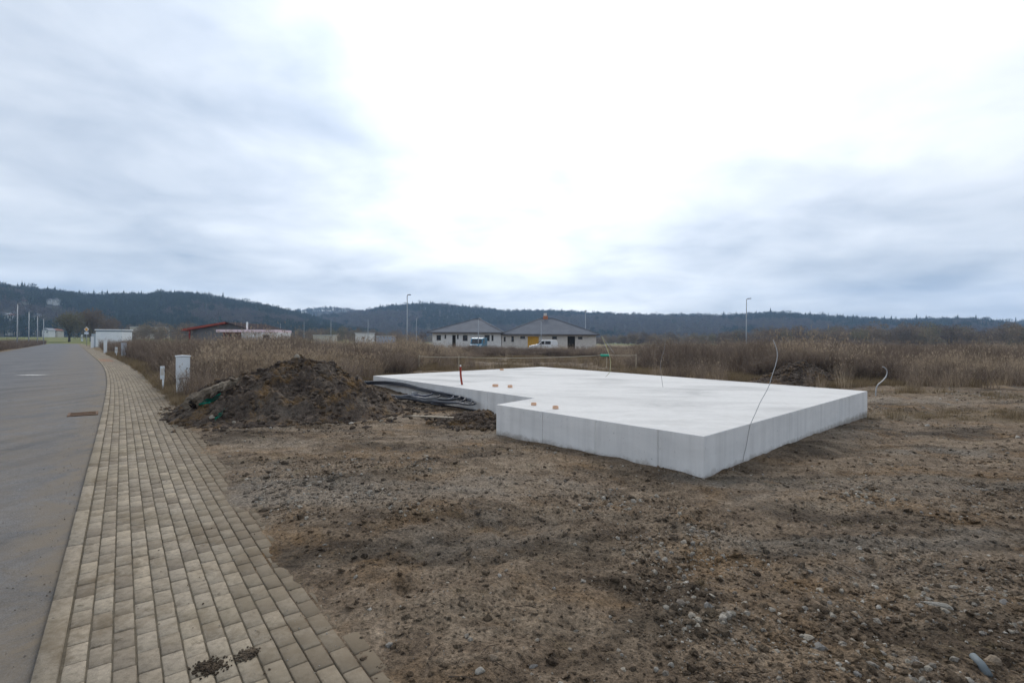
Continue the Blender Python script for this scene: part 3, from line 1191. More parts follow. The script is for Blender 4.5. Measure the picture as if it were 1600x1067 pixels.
    I = np.concatenate([idx, r.integers(3, 7, m), r.integers(7, 10, m3)])
    R_ = np.concatenate([rot, np.stack([np.zeros(m), np.zeros(m), r.uniform(0, 6.28, m)], -1), np.stack([np.zeros(m3), np.zeros(m3), r.uniform(0, 6.28, m3)], -1)])
    print('weeds', n, m, m3)
    scatter('dry_weeds', P, R_, S_, I, ms)
    tag(bpy.data.objects['dry_weeds'], 'tall dry brown weeds and winter grass around the plot', 'weeds')


build_weeds()
#@@OBJECTS

# ------------------------------------------------------------------ the concrete slab
def concrete_mat():
    n = NT('fresh_concrete')
    P = n.world()
    g = n.t.nodes.new('ShaderNodeNewGeometry')
    sp = n.t.nodes.new('ShaderNodeSeparateXYZ')
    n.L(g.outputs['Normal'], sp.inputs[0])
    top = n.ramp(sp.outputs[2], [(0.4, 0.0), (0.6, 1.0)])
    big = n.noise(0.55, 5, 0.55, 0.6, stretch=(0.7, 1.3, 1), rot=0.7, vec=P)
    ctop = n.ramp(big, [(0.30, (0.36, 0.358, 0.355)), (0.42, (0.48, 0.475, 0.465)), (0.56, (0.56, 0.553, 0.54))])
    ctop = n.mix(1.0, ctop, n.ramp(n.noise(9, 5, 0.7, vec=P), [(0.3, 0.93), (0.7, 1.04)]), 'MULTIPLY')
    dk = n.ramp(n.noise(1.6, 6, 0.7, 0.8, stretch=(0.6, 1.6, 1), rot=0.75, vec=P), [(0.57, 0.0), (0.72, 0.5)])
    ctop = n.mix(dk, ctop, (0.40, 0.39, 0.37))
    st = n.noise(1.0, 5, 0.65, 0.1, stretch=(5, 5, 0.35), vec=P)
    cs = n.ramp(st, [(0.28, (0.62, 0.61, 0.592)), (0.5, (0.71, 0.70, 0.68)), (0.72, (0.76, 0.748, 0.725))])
    pour = n.noise(1.2, 5, 0.6, 0.3, stretch=(0.8, 0.8, 2.6), vec=P)
    cs = n.mix(1.0, cs, n.ramp(pour, [(0.3, 0.92), (0.6, 1.04)]), 'MULTIPLY')
    pit = n.ramp(n.noise(26, 3, 0.6, vec=P), [(0.70, 0.0), (0.76, 0.8)])
    cs = n.mix(pit, cs, (0.70, 0.71, 0.71))
    hole = n.ramp(n.noise(34, 2, 0.5, vec=P), [(0.25, 0.7), (0.30, 0.0)])
    cs = n.mix(hole, cs, (0.26, 0.26, 0.26))
    # splashed soil along the foot
    sx = n.t.nodes.new('ShaderNodeSeparateXYZ')
    n.L(P, sx.inputs[0])
    low = n.math('ADD', n.math('MULTIPLY', sx.outputs[2], 2.6), n.math('MULTIPLY', n.noise(7, 5, 0.7, vec=P), 0.55))
    cs = n.mix(n.ramp(low, [(0.22, 0.7), (0.46, 0.0)]), cs, (0.22, 0.185, 0.145))
    c = n.mix(top, cs, ctop)  # sides coloured lighter than the top, painted brightness for faces away from the sun
    h = n.bump(n.noise(60, 4, 0.6, vec=P), 0.002, 0.6)
    n.bump(pour, 0.004, 0.5, h)
    return n.done(c, 0.9, 0, 0.12)


def build_slab():
    poly = []
    grooves = {0: [0.36, 0.71], 4: [], 5: [0.30, 0.575, 0.84], 3: [0.33, 0.62, 0.80], 1: [0.5]}
    # edge order: 0 front-right, 1 right-back, 2 back-left, 3 left-inner, 4 inner step, 5 front-left
    for k, (a, b) in enumerate(SLAB_EDGES):
        a, b = Vector((*a, 0)), Vector((*b, 0))
        d = (b - a).normalized()
        nrm = Vector((-d.y, d.x, 0))     # inward for this winding
        poly.append(a)
        ln = (b - a).length
        for t in grooves.get(k, []):
            c = a + (b - a) * t
            w = 0.004 if not (k == 5 and abs(t - 0.575) < .01) else 0.010
            poly += [c - d * w, c + nrm * 0.010, c + d * w]
    m = MB()
    m.prism([(p.x, p.y) for p in poly], -0.45, SLAB_TOP)
    me = m.mesh('concrete_slab', concrete_mat())
    bm = bmesh.new()
    bm.from_mesh(me)
    es = [e for e in bm.edges if len(e.link_faces) == 2 and e.calc_face_angle(0) > 0.9 and e.calc_length() > 0.2]
    bmesh.ops.bevel(bm, geom=es, offset=0.007, segments=2, affect='EDGES', clamp_overlap=True)
    bm.to_mesh(me)
    bm.free()
    o = link(bpy.data.objects.new('concrete_slab', me))
    tag(o, 'pale L-shaped concrete foundation slab on bare soil', 'slab')


build_slab()


# ------------------------------------------------------------------ soil heaps
def rock_mesh(name, seed, mat, sub=1, flat=0.6, rough=0.22, smooth=False, tint=None):
    bm = bmesh.new()
    bmesh.ops.create_icosphere(bm, subdivisions=sub, radius=1.0)
    r = random.Random(seed)
    k = [Vector((r.gauss(0, 1), r.gauss(0, 1), r.gauss(0, 1))).normalized() for _ in range(7)]
    o = [r.uniform(0.45, 0.8) for _ in k]
    sx, sy = r.uniform(0.75, 1.25), r.uniform(0.7, 1.0)
    for v in bm.verts:
        p = v.co.copy()
        for n_, c in zip(k, o):      # chop with planes so that stones get facets
            q = p.dot(n_)
            if q > c:
                p -= n_ * (q - c) * 0.8
        p *= 1 + r.uniform(-rough, rough) * 0.4
        v.co = Vector((p.x * sx, p.y * sy, p.z * flat))
    me = bpy.data.meshes.new(name)
    for f in bm.faces:
        f.smooth = smooth
    bm.to_mesh(me)
    bm.free()
    me.materials.append(mat)
    if tint is not None:
        a = me.attributes.new('tint', 'FLOAT', 'POINT')
        a.data.foreach_set('value', np.full(len(me.vertices), tint, np.float32))
    return me


def stone_mat():
    n = NT('field_stone')
    r = n.rand()
    c = n.ramp(r, [(0.0, (0.15, 0.125, 0.10)), (0.25, (0.24, 0.215, 0.18)), (0.5, (0.34, 0.30, 0.24)), (0.72, (0.21, 0.197, 0.18)), (0.88, (0.36, 0.32, 0.26)), (1.0, (0.46, 0.43, 0.38))])
    c = n.mix(1.0, c, n.ramp(n.noise(2.2, 5, 0.7), [(0.3, 0.65), (0.7, 1.2)]), 'MULTIPLY')
    n.bump(n.noise(6, 4, 0.7), 0.12, 0.5)
    return n.done(c, 0.8, 0, 0.3)


M_STONE = stone_mat()
M_CLOD = soil_mat('clod_soil', True)


def heap_mat():
    n = NT('heap_soil')
    P = n.world()
    f1 = n.noise(1.5, 6, 0.65, 0.4, vec=P)
    f2 = n.noise(9, 6, 0.7, vec=P)
    f3 = n.noise(45, 4, 0.7, vec=P)
    c = n.ramp(f1, [(0.3, (0.046, 0.034, 0.027)), (0.5, (0.090, 0.069, 0.054)), (0.75, (0.145, 0.118, 0.094))])
    c = n.mix(n.ramp(n.noise(2.1, 5, 0.7, 0.4, vec=P), [(0.50, 0.0), (0.66, 0.75)]), c, (0.17, 0.098, 0.034))
    c = n.mix(n.ramp(n.noise(3.0, 5, 0.7, 0.9, vec=P), [(0.62, 0.0), (0.72, 0.45)]), c, (0.085, 0.085, 0.035))
    c = n.mix(1.0, c, n.ramp(f2, [(0.28, 0.42), (0.5, 1.0), (0.72, 1.5)]), 'MULTIPLY')
    c = n.mix(1.0, c, n.ramp(f3, [(0.3, 0.6), (0.7, 1.4)]), 'MULTIPLY')
    h = n.bump(f2, 0.06, 0.9)
    n.bump(f3, 0.02, 0.9, h)
    return n.done(c, 0.95, 0, 0.15)


M_HEAP = heap_mat()
HEAPS = []


def heap(name, label, cx, cy, rx, ry, h, px_, py_, pw, seed, nr=90, na=200):
    a = np.linspace(0, 2 * np.pi, na, endpoint=False)
    q = np.linspace(0, 1.12, nr)
    A, Q = np.meshgrid(a, q, indexing='xy')
    X = cx + px_ * (1 - Q) + rx * Q * np.cos(A) * np.where(np.cos(A) > 0, 0.93, 1.0) * (1 + 0.10 * fbm(np.cos(A) * 1.5 + seed, np.sin(A) * 1.5, seed, 3))
    Y = cy + py_ * (1 - Q) + ry * Q * np.sin(A) * (1 + 0.10 * fbm(np.cos(A) * 1.5, np.sin(A) * 1.5 + seed, seed + 3, 3))
    prof = h * (1 - sstep(0.0, 1.0, Q)) ** pw
    prof = prof * (1 + 0.16 * fbm(np.cos(A) * 2.2 + seed, np.sin(A) * 2.2, seed + 20, 3) * sstep(0.05, 0.4, Q))
    prof = prof + (0.30 * fbm(X * 0.9, Y * 0.9, seed + 5, 4) + 0.26 * np.abs(fbm(X * 3.0, Y * 3.0, seed + 9, 4)) + 0.09 * fbm(X * 10, Y * 10, seed + 13, 3)) * (1 - sstep(0.75, 1.05, Q)) * h
    Z = ground_z(X, Y) * sstep(0.3, 1.0, Q) + prof - 0.10 * sstep(0.95, 1.12, Q)
    v = np.stack([X, Y, Z], -1).reshape(-1, 3)
    i = np.arange(nr - 1)[:, None] * na + np.arange(na)[None, :]
    j = np.arange(nr - 1)[:, None] * na + (np.arange(na)[None, :] + 1) % na
    f = np.stack([i, j, j + na, i + na], -1).reshape(-1, 4)
    o = link(bpy.data.objects.new(name, mesh_np(name, v, f, M_HEAP, False)))
    tag(o, label, 'soil heap')
    HEAPS.append((v, o))
    # clods and stones stuck in its flanks
    r = np.random.default_rng(seed)
    top = v[(v[:, 2] > 0.02)]
    pick = top[r.integers(0, len(top), int(1500 * rx))]
    # slumped crumbs around the foot
    ns = int(520 * rx)
    aa_, qq = r.uniform(0, 6.28, ns), 0.95 + 0.38 * r.random(ns) ** 2
    fx, fy = cx + rx * qq * np.cos(aa_), cy + ry * qq * np.sin(aa_)
    ok = (slab_dist(fx, fy) > 0.05) & (side_of(fx, fy) > PAVE_W - 0.5)
    pick = np.concatenate([pick, np.stack([fx, fy, np.maximum(ground_z(fx, fy), 0.0)], -1)[ok]])
    bv, bf = [], []
    off = 0
    proto = [rock_mesh('clod', seed * 10 + k, M_CLOD, 1, 0.75, 0.5) for k in range(5)]
    pn = [(np.array([q_.co[:] for q_ in m.vertices]), np.array([p.vertices[:] for p in m.polygons])) for m in proto]
    for p in pick:
        vv, ff = pn[r.integers(5)]
        s = 0.012 + 0.085 * r.random() ** 4
        an = r.uniform(0, 6.28)
        ca, sa = math.cos(an), math.sin(an)
        w = np.stack([vv[:, 0] * ca - vv[:, 1] * sa, vv[:, 0] * sa + vv[:, 1] * ca, vv[:, 2]], -1) * s + p
        bv.append(w)
        bf.append(ff + off)
        off += len(vv)
    tag(link(bpy.data.objects.new('clods', mesh_np('clods', np.concatenate(bv), np.concatenate(bf), M_HEAP)), o), kind='stuff')
    return o


def heap_z(x, y):
    z = float(ground_z(x, y))
    for v, o in HEAPS:
        d = (v[:, 0] - x) ** 2 + (v[:, 1] - y) ** 2
        k = d.argmin()
        if d[k] < 0.02:
            z = max(z, float(v[k, 2]))
    return z


heap('soil_heap', 'large dark brown soil heap between the pavement and the slab', -4.95, 11.30, 2.65, 2.35, 0.96, -0.02, 0.40, 0.62, 5, 130, 300)
heap('soil_heap', 'low dark soil heap behind the right rear edge of the slab', 11.1, 19.2, 1.9, 1.4, 0.72, 0, 0, 0.8, 8, 50, 120)
heap('soil_heap', 'small clump of dug soil beside the stepped slab corner', -0.75, 9.75, 0.75, 0.62, 0.17, 0.2, 0.1, 0.8, 12, 40, 90)


def hit(x, y, z0=0.0):
    """where a line of sight meets soil or heap"""
    d = ray(x, y)
    best = None
    for k in range(400):
        Y = 2.0 + 0.05 * k
        t = Y / d[1]
        p = Vector((d[0] * t, Y, EYE + d[2] * t))
        if p.z <= heap_z(p.x, p.y) + z0:
            return p
    return on(x, y)


# ------------------------------------------------------------------ gravel, clods and stones on the soil
def build_gravel():
    ms = []
    for k in range(8):
        ms.append(rock_mesh('pebble', 500 + k, M_STONE, 1, 0.5 + 0.05 * k, 0.3))
    for k in range(4):
        ms.append(rock_mesh('clod', 520 + k, M_CLOD, 1, 0.55, 0.5))
    pale_soil = soil_mat('pale_clod')
    for k in range(4):
        ms.append(rock_mesh('clod', 540 + k, pale_soil, 1, 0.4, 0.5))
    r = np.random.default_rng(77)
    n = 210000
    px = r.uniform(-150, 1800, n)
    Y = 1.9 * (16.0 / 1.9) ** r.random(n)
    X = (px - 800) / F_PX * Y
    pat = fbm(X * 0.8, Y * 0.8, 88, 4)
    side = side_of(X, Y)
    keep = (side > PAVE_W - 0.22 + 0.25 * r.random(n)) & (slab_dist(X, Y) > 0.03) & (r.random(n) < 0.16 + 0.45 * sstep(-0.1, 0.5, pat))
    X, Y, pat = X[keep], Y[keep], pat[keep]
    n = len(X)
    s = 0.0025 + 0.0045 * r.random(n) + 0.022 * r.random(n) ** 9 + 0.0008 * Y * r.random(n)
    s = s * (1 + 0.5 * sstep(0.2, 0.6, pat))
    clod = r.random(n) < 0.90 - 0.22 * sstep(0.1, 0.5, pat)
    idx = np.where(clod, np.where(r.random(n) < 0.15, r.integers(8, 12, n), r.integers(12, 16, n)), r.integers(0, 8, n))
    s = np.where(clod, s * 1.5, s)
    rot = np.stack([r.normal(size=n) * 0.35, r.normal(size=n) * 0.35, r.uniform(0, 6.28, n)], -1)
    # broken clods and rubble right of the slab
    m = 5200
    xr_, yr_ = r.uniform(3.0, 17.0, m), r.uniform(5.0, 17.0, m)
    kr = (slab_dist(xr_, yr_) > 0.08) & (r.random(m) < 0.1 + 0.9 * sstep(0.0, 0.35, fbm((xr_ * 0.8 + yr_ * 0.6) * 0.3, (-xr_ * 0.6 + yr_ * 0.8) * 1.1, 188, 3)))
    xr_, yr_ = xr_[kr], yr_[kr]
    m = len(xr_)
    X, Y = np.concatenate([X, xr_]), np.concatenate([Y, yr_])
    s = np.concatenate([s, 0.010 + 0.045 * r.random(m) ** 3])
    idx = np.concatenate([idx, np.where(r.random(m) < 0.25, r.integers(0, 8, m), r.integers(8, 16, m))])
    rot = np.concatenate([rot, np.stack([r.normal(size=m) * 0.3, r.normal(size=m) * 0.3, r.uniform(0, 6.28, m)], -1)])
    P = np.stack([X, Y, ground_z(X, Y) + s * 0.02], -1)
    # grit washed on to the pavement and the edge of the road
    m = 2600
    ss = r.uniform(0, 22, m)
    nn = np.where(r.random(m) < 0.45, -0.02 - np.abs(r.normal(size=m)) * 0.25, PAVE_W * r.random(m) ** 0.4)
    x2, y2 = road_pt(ss, nn)
    s2 = 0.0022 + 0.0055 * r.random(m) ** 3
    P2 = np.stack([x2, y2, np.where(nn < 0, -0.026, 0.002) + s2 * 0.3], -1)
    P = np.concatenate([P, P2])
    S_ = np.concatenate([s, s2])
    idx = np.concatenate([idx, r.integers(0, 12, m)])
    rot = np.concatenate([rot, np.stack([np.zeros(m), np.zeros(m), r.uniform(0, 6.28, m)], -1)])
    print('gravel', len(P))
    scatter('gravel', P, rot, np.stack([S_, S_, S_], -1), idx, ms)
    tag(bpy.data.objects['gravel'], 'loose pebbles and clods strewn over the bare soil', 'gravel')


build_gravel()


def stone_tone(name, c, v=0.2):
    n = NT(name)
    col = n.ramp(n.noise(3.0, 6, 0.7), [(0.28, tuple(k * (1 - 1.6 * v) for k in c)), (0.55, c), (0.75, tuple(k * (1 + v) for k in c))])
    n.bump(n.noise(9, 5, 0.7), 0.05, 0.6)
    return n.done(col, 0.82, 0, 0.25)


ST_PALE = stone_tone('pale_stone', (0.33, 0.29, 0.235))
ST_WHITE = stone_tone('white_stone', (0.42, 0.385, 0.33))
ST_GREY = stone_tone('grey_stone', (0.19, 0.18, 0.168))
ST_TAN = stone_tone('tan_stone', (0.27, 0.21, 0.15))


def stone(x, y, w, h, mat, seed, label, group=None, rz=None, sy=None):
    """w and h: width and height of the stone as seen, in picture units"""
    p = hit(x, y + h * 0.3)
    k = p.y / F_PX
    me = rock_mesh('stone', seed, mat, 2, 1.0, 0.12, False)
    o = bpy.data.objects.new('stone', me)
    sx = w * k / 2
    hz = max(0.25 * sx, min(h * k * 0.45, sx * 0.8))
    o.scale = (sx, sy * sx if sy else sx * 0.75, hz * 1.25)
    o.location = (p.x, p.y, p.z + hz * 0.18)
    o.rotation_euler = (0, 0, rz if rz is not None else random.Random(seed).uniform(-0.6, 0.6))
    link(o)
    return tag(o, label, 'stone', group)


G1 = 'loose stones on the soil'
spots = [
    (647, 969, 12, 8, 0, 'upper left pale stone of the small cluster beside the lower pavement edge'),
    (681, 968, 13, 7, 1, 'small greyish stone in the middle of the cluster beside the lower pavement edge'),
    (694, 972, 16, 8, 2, 'rightmost whitish stone of the cluster beside the lower pavement edge'),
    (647, 988, 15, 9, 3, 'lowest tan stone of the cluster beside the lower pavement edge'),
    (840, 1000, 14, 10, 0, 'pale rounded stone near the bottom, straight below the stepped slab corner'),
    (778, 972, 16, 7, 1, 'flat grey stone right of the cluster at the lower pavement edge'),
    (772, 1025, 18, 11, 3, 'tan stone just above the bluish white one at the bottom edge'),
    (834, 1041, 17, 11, 1, 'grey stone at the bottom edge, below the pale rounded one'),
    (1048, 1038, 15, 12, 2, 'whitish round stone at the bottom edge, below the front slab corner'),
    (1108, 1060, 18, 12, 1, 'dark grey stone cut by the bottom edge, right of a whitish round one'),
    (1284, 1038, 22, 10, 0, 'flat pale stone touching the rounded white one at the bottom edge'),
    (1524, 876, 20, 7, 0, 'pale stone left of the flat whitish one near the right edge'),
    (1548, 948, 26, 9, 3, 'flat tan stone left of the grey angular one by the right edge'),
    (1360, 896, 20, 6, 0, 'thin pale stone between the cream flat one and the right edge'),
    (1208, 994, 14, 10, 1, 'small grey stone alone in the lower middle right'),
    (1080, 957, 16, 8, 3, 'tan stone alone on the soil, lower middle'),
    (1448, 664, 12, 6, 2, 'small white stone on the soil right of the slab'),
    (1590, 682, 14, 7, 2, 'white stone cut by the right edge, level with the slab'),
    (1395, 1010, 16, 9, 3, 'tan stone left of the grey pipe stub in the lower right'),
    (1440, 800, 14, 6, 1, 'small grey stone halfway between the slab and the bottom right corner'),
    (668, 712, 20, 7, 0, 'flat pale stone on the soil between heap and slab')]
for k, (x, y, w, h, c, lab) in enumerate(spots):
    stone(x, y, w, h, (ST_PALE, ST_GREY, ST_WHITE, ST_TAN)[c], 900 + k, lab, G1)
G2 = 'stones at the foot of the soil heap'
for k, (x, y, w, h, lab) in enumerate([
        (365, 659, 9, 6, 'pale stone at the left foot of the soil heap, right of the lower green strap'), (423, 668, 6, 5, 'tiny white stone at the middle foot of the soil heap'),
        (526, 659, 10, 5, 'left one of two pale stones at the right foot of the soil heap'), (549, 660, 10, 5, 'right one of two pale stones at the right foot of the soil heap'),
        (596, 657, 10, 6, 'pale stone between the soil heap and the left end of the board'), (616, 653, 9, 5, 'white stone nearest the board under the hose coil')]):
    stone(x, y, w, h, ST_WHITE if k % 2 else ST_PALE, 960 + k, lab, G2)
stone(332, 650, 13, 8, ST_PALE, 980, 'pinkish oval stone at the left foot of the soil heap, below the green straps')
stone(553, 615, 9, 6, ST_WHITE, 981, 'white stone halfway up the right flank of the large soil heap')
stone(463, 556, 13, 9, ST_PALE, 982, 'pale pointed rock on the very top of the large soil heap')
stone(1304, 1036, 20, 18, ST_WHITE, 983, 'rounded white stone at the bottom edge, left of a bluish one')
stone(1324, 1032, 18, 16, ST_GREY, 984, 'bluish grey stone at the bottom edge, right beside a white one')
stone(1464, 943, 40, 14, ST_WHITE, 985, 'long narrow white stone slanting in the soil at lower right', None, -0.55, 0.35)
stone(1544, 868, 30, 10, ST_WHITE, 986, 'flat whitish stone near the right edge of the picture', None, -0.25, 0.5)
stone(1548, 1030, 30, 24, ST_TAN, 987, 'biggest tan rock in the bottom right corner')
stone(1280, 921, 18, 8, ST_PALE, 988, 'cream flat stone alone on the soil, straight below the front slab corner')
stone(1572, 940, 26, 16, ST_GREY, 989, 'grey angular stone by the right edge, below the flat whitish one')
stone(750, 1046, 16, 14, ST_WHITE, 990, 'bluish white angular stone at the bottom edge, right of the pavement')


def tube_obj(name, pts, r, mat, label, cat, n=8, group=None):
    o = MB().tube(pts, r, n).build(name, mat, None, True)
    return tag(o, label, cat, group)


def smooth_path(pts, k=6):
    pts = [Vector(p) for p in pts]
    out = []
    for i in range(len(pts) - 1):
        p0, p1, p2, p3 = pts[max(i - 1, 0)], pts[i], pts[i + 1], pts[min(i + 2, len(pts) - 1)]
        for q in range(k):
            t = q / k
            out.append(0.5 * ((2 * p1) + (p2 - p0) * t + (2 * p0 - 5 * p1 + 4 * p2 - p3) * t * t + (3 * p1 - p0 - 3 * p2 + p3) * t ** 3))
    out.append(pts[-1])
    return out


# grey stub of pipe in the bottom right corner
p = hit(1520, 1030)
q = hit(1545, 1062)
tube_obj('pipe_stub', [p + Vector((0, 0, .02)), (p + q) / 2 + Vector((0, 0, .028)), q + Vector((0, 0, .02))], [.017, .02, .018],
         plain('grey_plastic', (0.13, 0.15, 0.16), 0.6), 'short bluish grey pipe stub in the soil at bottom right', 'pipe', 10)


# trodden mud on the pavers
for x, y, w, d_, lab in ((328, 1042, 0.20, 0.085, 'larger dark mud pat on the pavers at the bottom'), (386, 1022, 0.12, 0.06, 'smaller dark mud pat on the pavers, right of the larger one')):
    p = on(x, y)
    rr_ = np.random.default_rng(int(x))
    bv, bf, off = [], [], 0
    base = rock_mesh('crumb', 3, M_CLOD, 1, 0.6, 0.4)
    vv = np.array([q.co[:] for q in base.vertices])
    ff = np.array([q.vertices[:] for q in base.polygons])
    for k in range(260):
        g = rr_.normal(size=2) * 0.42
        if np.hypot(*g) > 1.05:
            continue
        s = (0.004 + 0.008 * rr_.random()) * (1.15 - 0.5 * np.hypot(*g))
        bv.append(vv * s + np.array([p.x + g[0] * w / 2, p.y + g[1] * d_, 0.002 + s * 0.3]))
        bf.append(ff + off)
        off += len(vv)
    tag(link(bpy.data.objects.new('mud_pat', mesh_np('mud_pat', np.concatenate(bv), np.concatenate(bf), M_CLOD))), lab, 'mud', 'mud pats on the pavers')


# twigs and roots on the soil
def build_twigs():
    m = plain('twig_bark', (0.075, 0.055, 0.04), 0.9, 0.4, 20)
    r = random.Random(44)
    mb = MB()
    for k in range(330):
        if k < 170:
            a, q = r.uniform(0, 6.28), math.sqrt(r.random())
            x, y = -4.75 + 2.6 * q * math.cos(a), 11.2 + 2.3 * q * math.sin(a)
        else:
            y = 2.3 + 11 * r.random() ** 1.5
            x = (r.uniform(420, 1650) - 800) / F_PX * y
            if float(side_of(x, y)) < PAVE_W + 0.1 or float(slab_dist(x, y)) < 0.1:
                continue
        z = heap_z(x, y)
        l, an = r.uniform(0.05, 0.28) * (1.5 if k < 170 else 0.7), r.uniform(0, 6.28)
        d = Vector((math.cos(an), math.sin(an), 0)) * l / 2
        b = Vector((x, y, z + 0.008))
        e1, e2 = b - d, b + d
        e1.z = max(heap_z(e1.x, e1.y), -0.05) + 0.006
        e2.z = max(heap_z(e2.x, e2.y), -0.05) + 0.010
        b.z = max(b.z, (e1.z + e2.z) / 2) + r.uniform(0, 0.02)
        w = r.uniform(0.0015, 0.005) * (1.6 if k < 170 else 0.8)
        mb.tube([e1, b, e2], [w, w, w * 0.5], 4, False)
    o = mb.build('twigs', m)
    tag(o, 'broken twigs and roots scattered over the soil', 'twigs', None, 'stuff')


build_twigs()


# ------------------------------------------------------------------ things on and around the soil heap
def bark_mat():
    n = NT('weathered_bark')
    f = n.noise(3.0, 6, 0.7, 0.3, stretch=(1, 1, 1), vec=n.world())
    g = n.noise(22, 5, 0.7, vec=n.world())
    c = n.ramp(f, [(0.3, (0.085, 0.066, 0.050)), (0.5, (0.17, 0.138, 0.104)), (0.75, (0.31, 0.265, 0.205))])
    c = n.mix(1.0, c, n.ramp(g, [(0.3, 0.6), (0.7, 1.3)]), 'MULTIPLY')
    n.bump(g, 0.02, 0.9)
    return n.done(c, 0.9, 0, 0.15)


def build_log():
    a = hit(300, 642)
    a.z = max(a.z, 0) + 0.13
    b = at(374, 588, a.y + 0.70)
    root = empty('log', (a.x, a.y, a.z - 0.13))
    tag(root, 'weathered tree trunk leaning on the left flank of the soil heap', 'log')
    m = bark_mat()
    r = random.Random(2)
    pts = [a + (b - a) * t + Vector((r.uniform(-.02, .02), 0, 0.05 * math.sin(t * 5.0) + r.uniform(-.012, .012))) for t in np.linspace(0, 1, 26)]
    rad = [(0.135 - 0.095 * t) * (1 + 0.18 * math.sin(t * 17) * math.sin(t * 7 + 1)) for t in np.linspace(0, 1, 26)]
    mb = MB()
    mb.tube(pts, rad, 18)
    o_ = root.location
    vs = []
    for i, p in enumerate(mb.v):
        ring, side_ = divmod(i, 18)
        c_ = pts[min(ring, 25)]
        k_ = 1 + 0.30 * float(fbm(side_ * 0.9, ring * 0.22, 77, 3)) + (0.22 * r.uniform(-1, 1) if ring == 0 else 0)
        q_ = c_ + (Vector(p) - c_) * k_ - o_
        if ring == 0:
            q_ -= (b - a).normalized() * r.uniform(-0.05, 0.13)
        vs.append(tuple(q_))
    mb.v = vs
    mb.build('trunk', m, root, False)
    d = (b - a).normalized()
    mb = MB()
    mb.tube([Vector((0, 0, .13)) + d * 0.03, Vector((0, 0, .13)) - d * 0.035], [0.10, 0.075], 9)
    mb.v = [(p[0] + r.uniform(-.02, .02), p[1] + r.uniform(-.02, .02), p[2] + r.uniform(-.02, .02)) for p in mb.v]
    tag(mb.build('hollow_end', plain('hollow_shade', (0.018, 0.014, 0.012), 0.95, 0.5, 12), root), 'black painted shade in the hollow end of the trunk')  # near-black cap paints the shade inside the hollow trunk end
    for t, l, dz in ((0.45, 0.22, -0.1), (0.72, 0.25, -0.12), (0.86, 0.3, 0.05)):
        c = a + (b - a) * t - root.location
        mb = MB()
        e = c + Vector((0.3 * l, -l, dz))
        mb.tube([c, (c + e) / 2 + Vector((0, 0, .02)), e], [0.04, 0.032, 0.02], 7)
        mb.build('branch_stub', m, root, True)


build_log()

m_strap = plain('green_plastic', (0.012, 0.20, 0.14), 0.5, 0.4, 9)


def straps(paths, label):
    p0 = hit(*paths[0][0])
    root = empty('plastic_strap', p0)
    tag(root, label, 'strap')
    for path in paths:
        pts = smooth_path([hit(*q) + Vector((0, -0.03, 0.035 + 0.02 * (i % 2))) - p0 for i, q in enumerate(path)])
        mb = MB()
        w = Vector((0.010, 0.0, 0.020))
        for i in range(len(pts) - 1):
            a, b = pts[i], pts[i + 1]
            t = Vector((0, 0.003, 0))
            mb.add([a - w, a + w, b + w, b - w, a - w + t, a + w + t, b + w + t, b - w + t],
                   [(0, 1, 2, 3), (7, 6, 5, 4), (0, 3, 7, 4), (1, 5, 6, 2)])
        mb.build('band', m_strap, root)


straps([[(314, 636), (322, 629), (332, 627), (340, 622), (346, 618)], [(318, 637), (326, 633), (334, 629), (344, 624)], [(312, 634), (320, 634), (330, 631)]],
       'tangled green plastic strap on the soil heap just below the log')
straps([[(338, 660), (342, 652), (347, 648), (352, 643)], [(337, 656), (344, 655), (349, 649)]],
       'green plastic strap scrap at the foot of the soil heap')
p = hit(501, 563)
o = MB().box(-.07, .07, -.05, .05, 0, .05).build('brick_scrap', plain('red_plastic', (0.30, 0.09, 0.07), 0.7, 0.3, 8), None, False, 0.008)
o.location = p + Vector((0, 0.05, -0.005))
o.rotation_euler = (0.2, 0.1, 0.4)
tag(o, 'reddish brick scrap on top of the large soil heap', 'scrap')


def build_plank():
    m = plain('grey_plank', (0.24, 0.205, 0.16), 0.85, 0.35, 9)
    for (x0, y0, x1, y1, w, lab) in ((640, 651, 712, 655, 0.14, 'short weathered board under the right end of the pipe coil'),
                                     (432, 566, 492, 562, 0.08, 'thin weathered lath lying across the top of the soil heap')):
        a, b = hit(x0, y0), hit(x1, y1)
        a.z += 0.02
        b.z += 0.03
        d = b - a
        M = Matrix.Translation((a + b) / 2) @ d.to_track_quat('X', 'Z').to_matrix().to_4x4()
        mb = MB()
        mb.box(-d.length / 2, d.length / 2, -w / 2, w / 2, -0.012, 0.012, M)
        tag(mb.build('board', m, None, False, 0.004), lab, 'board')


build_plank()


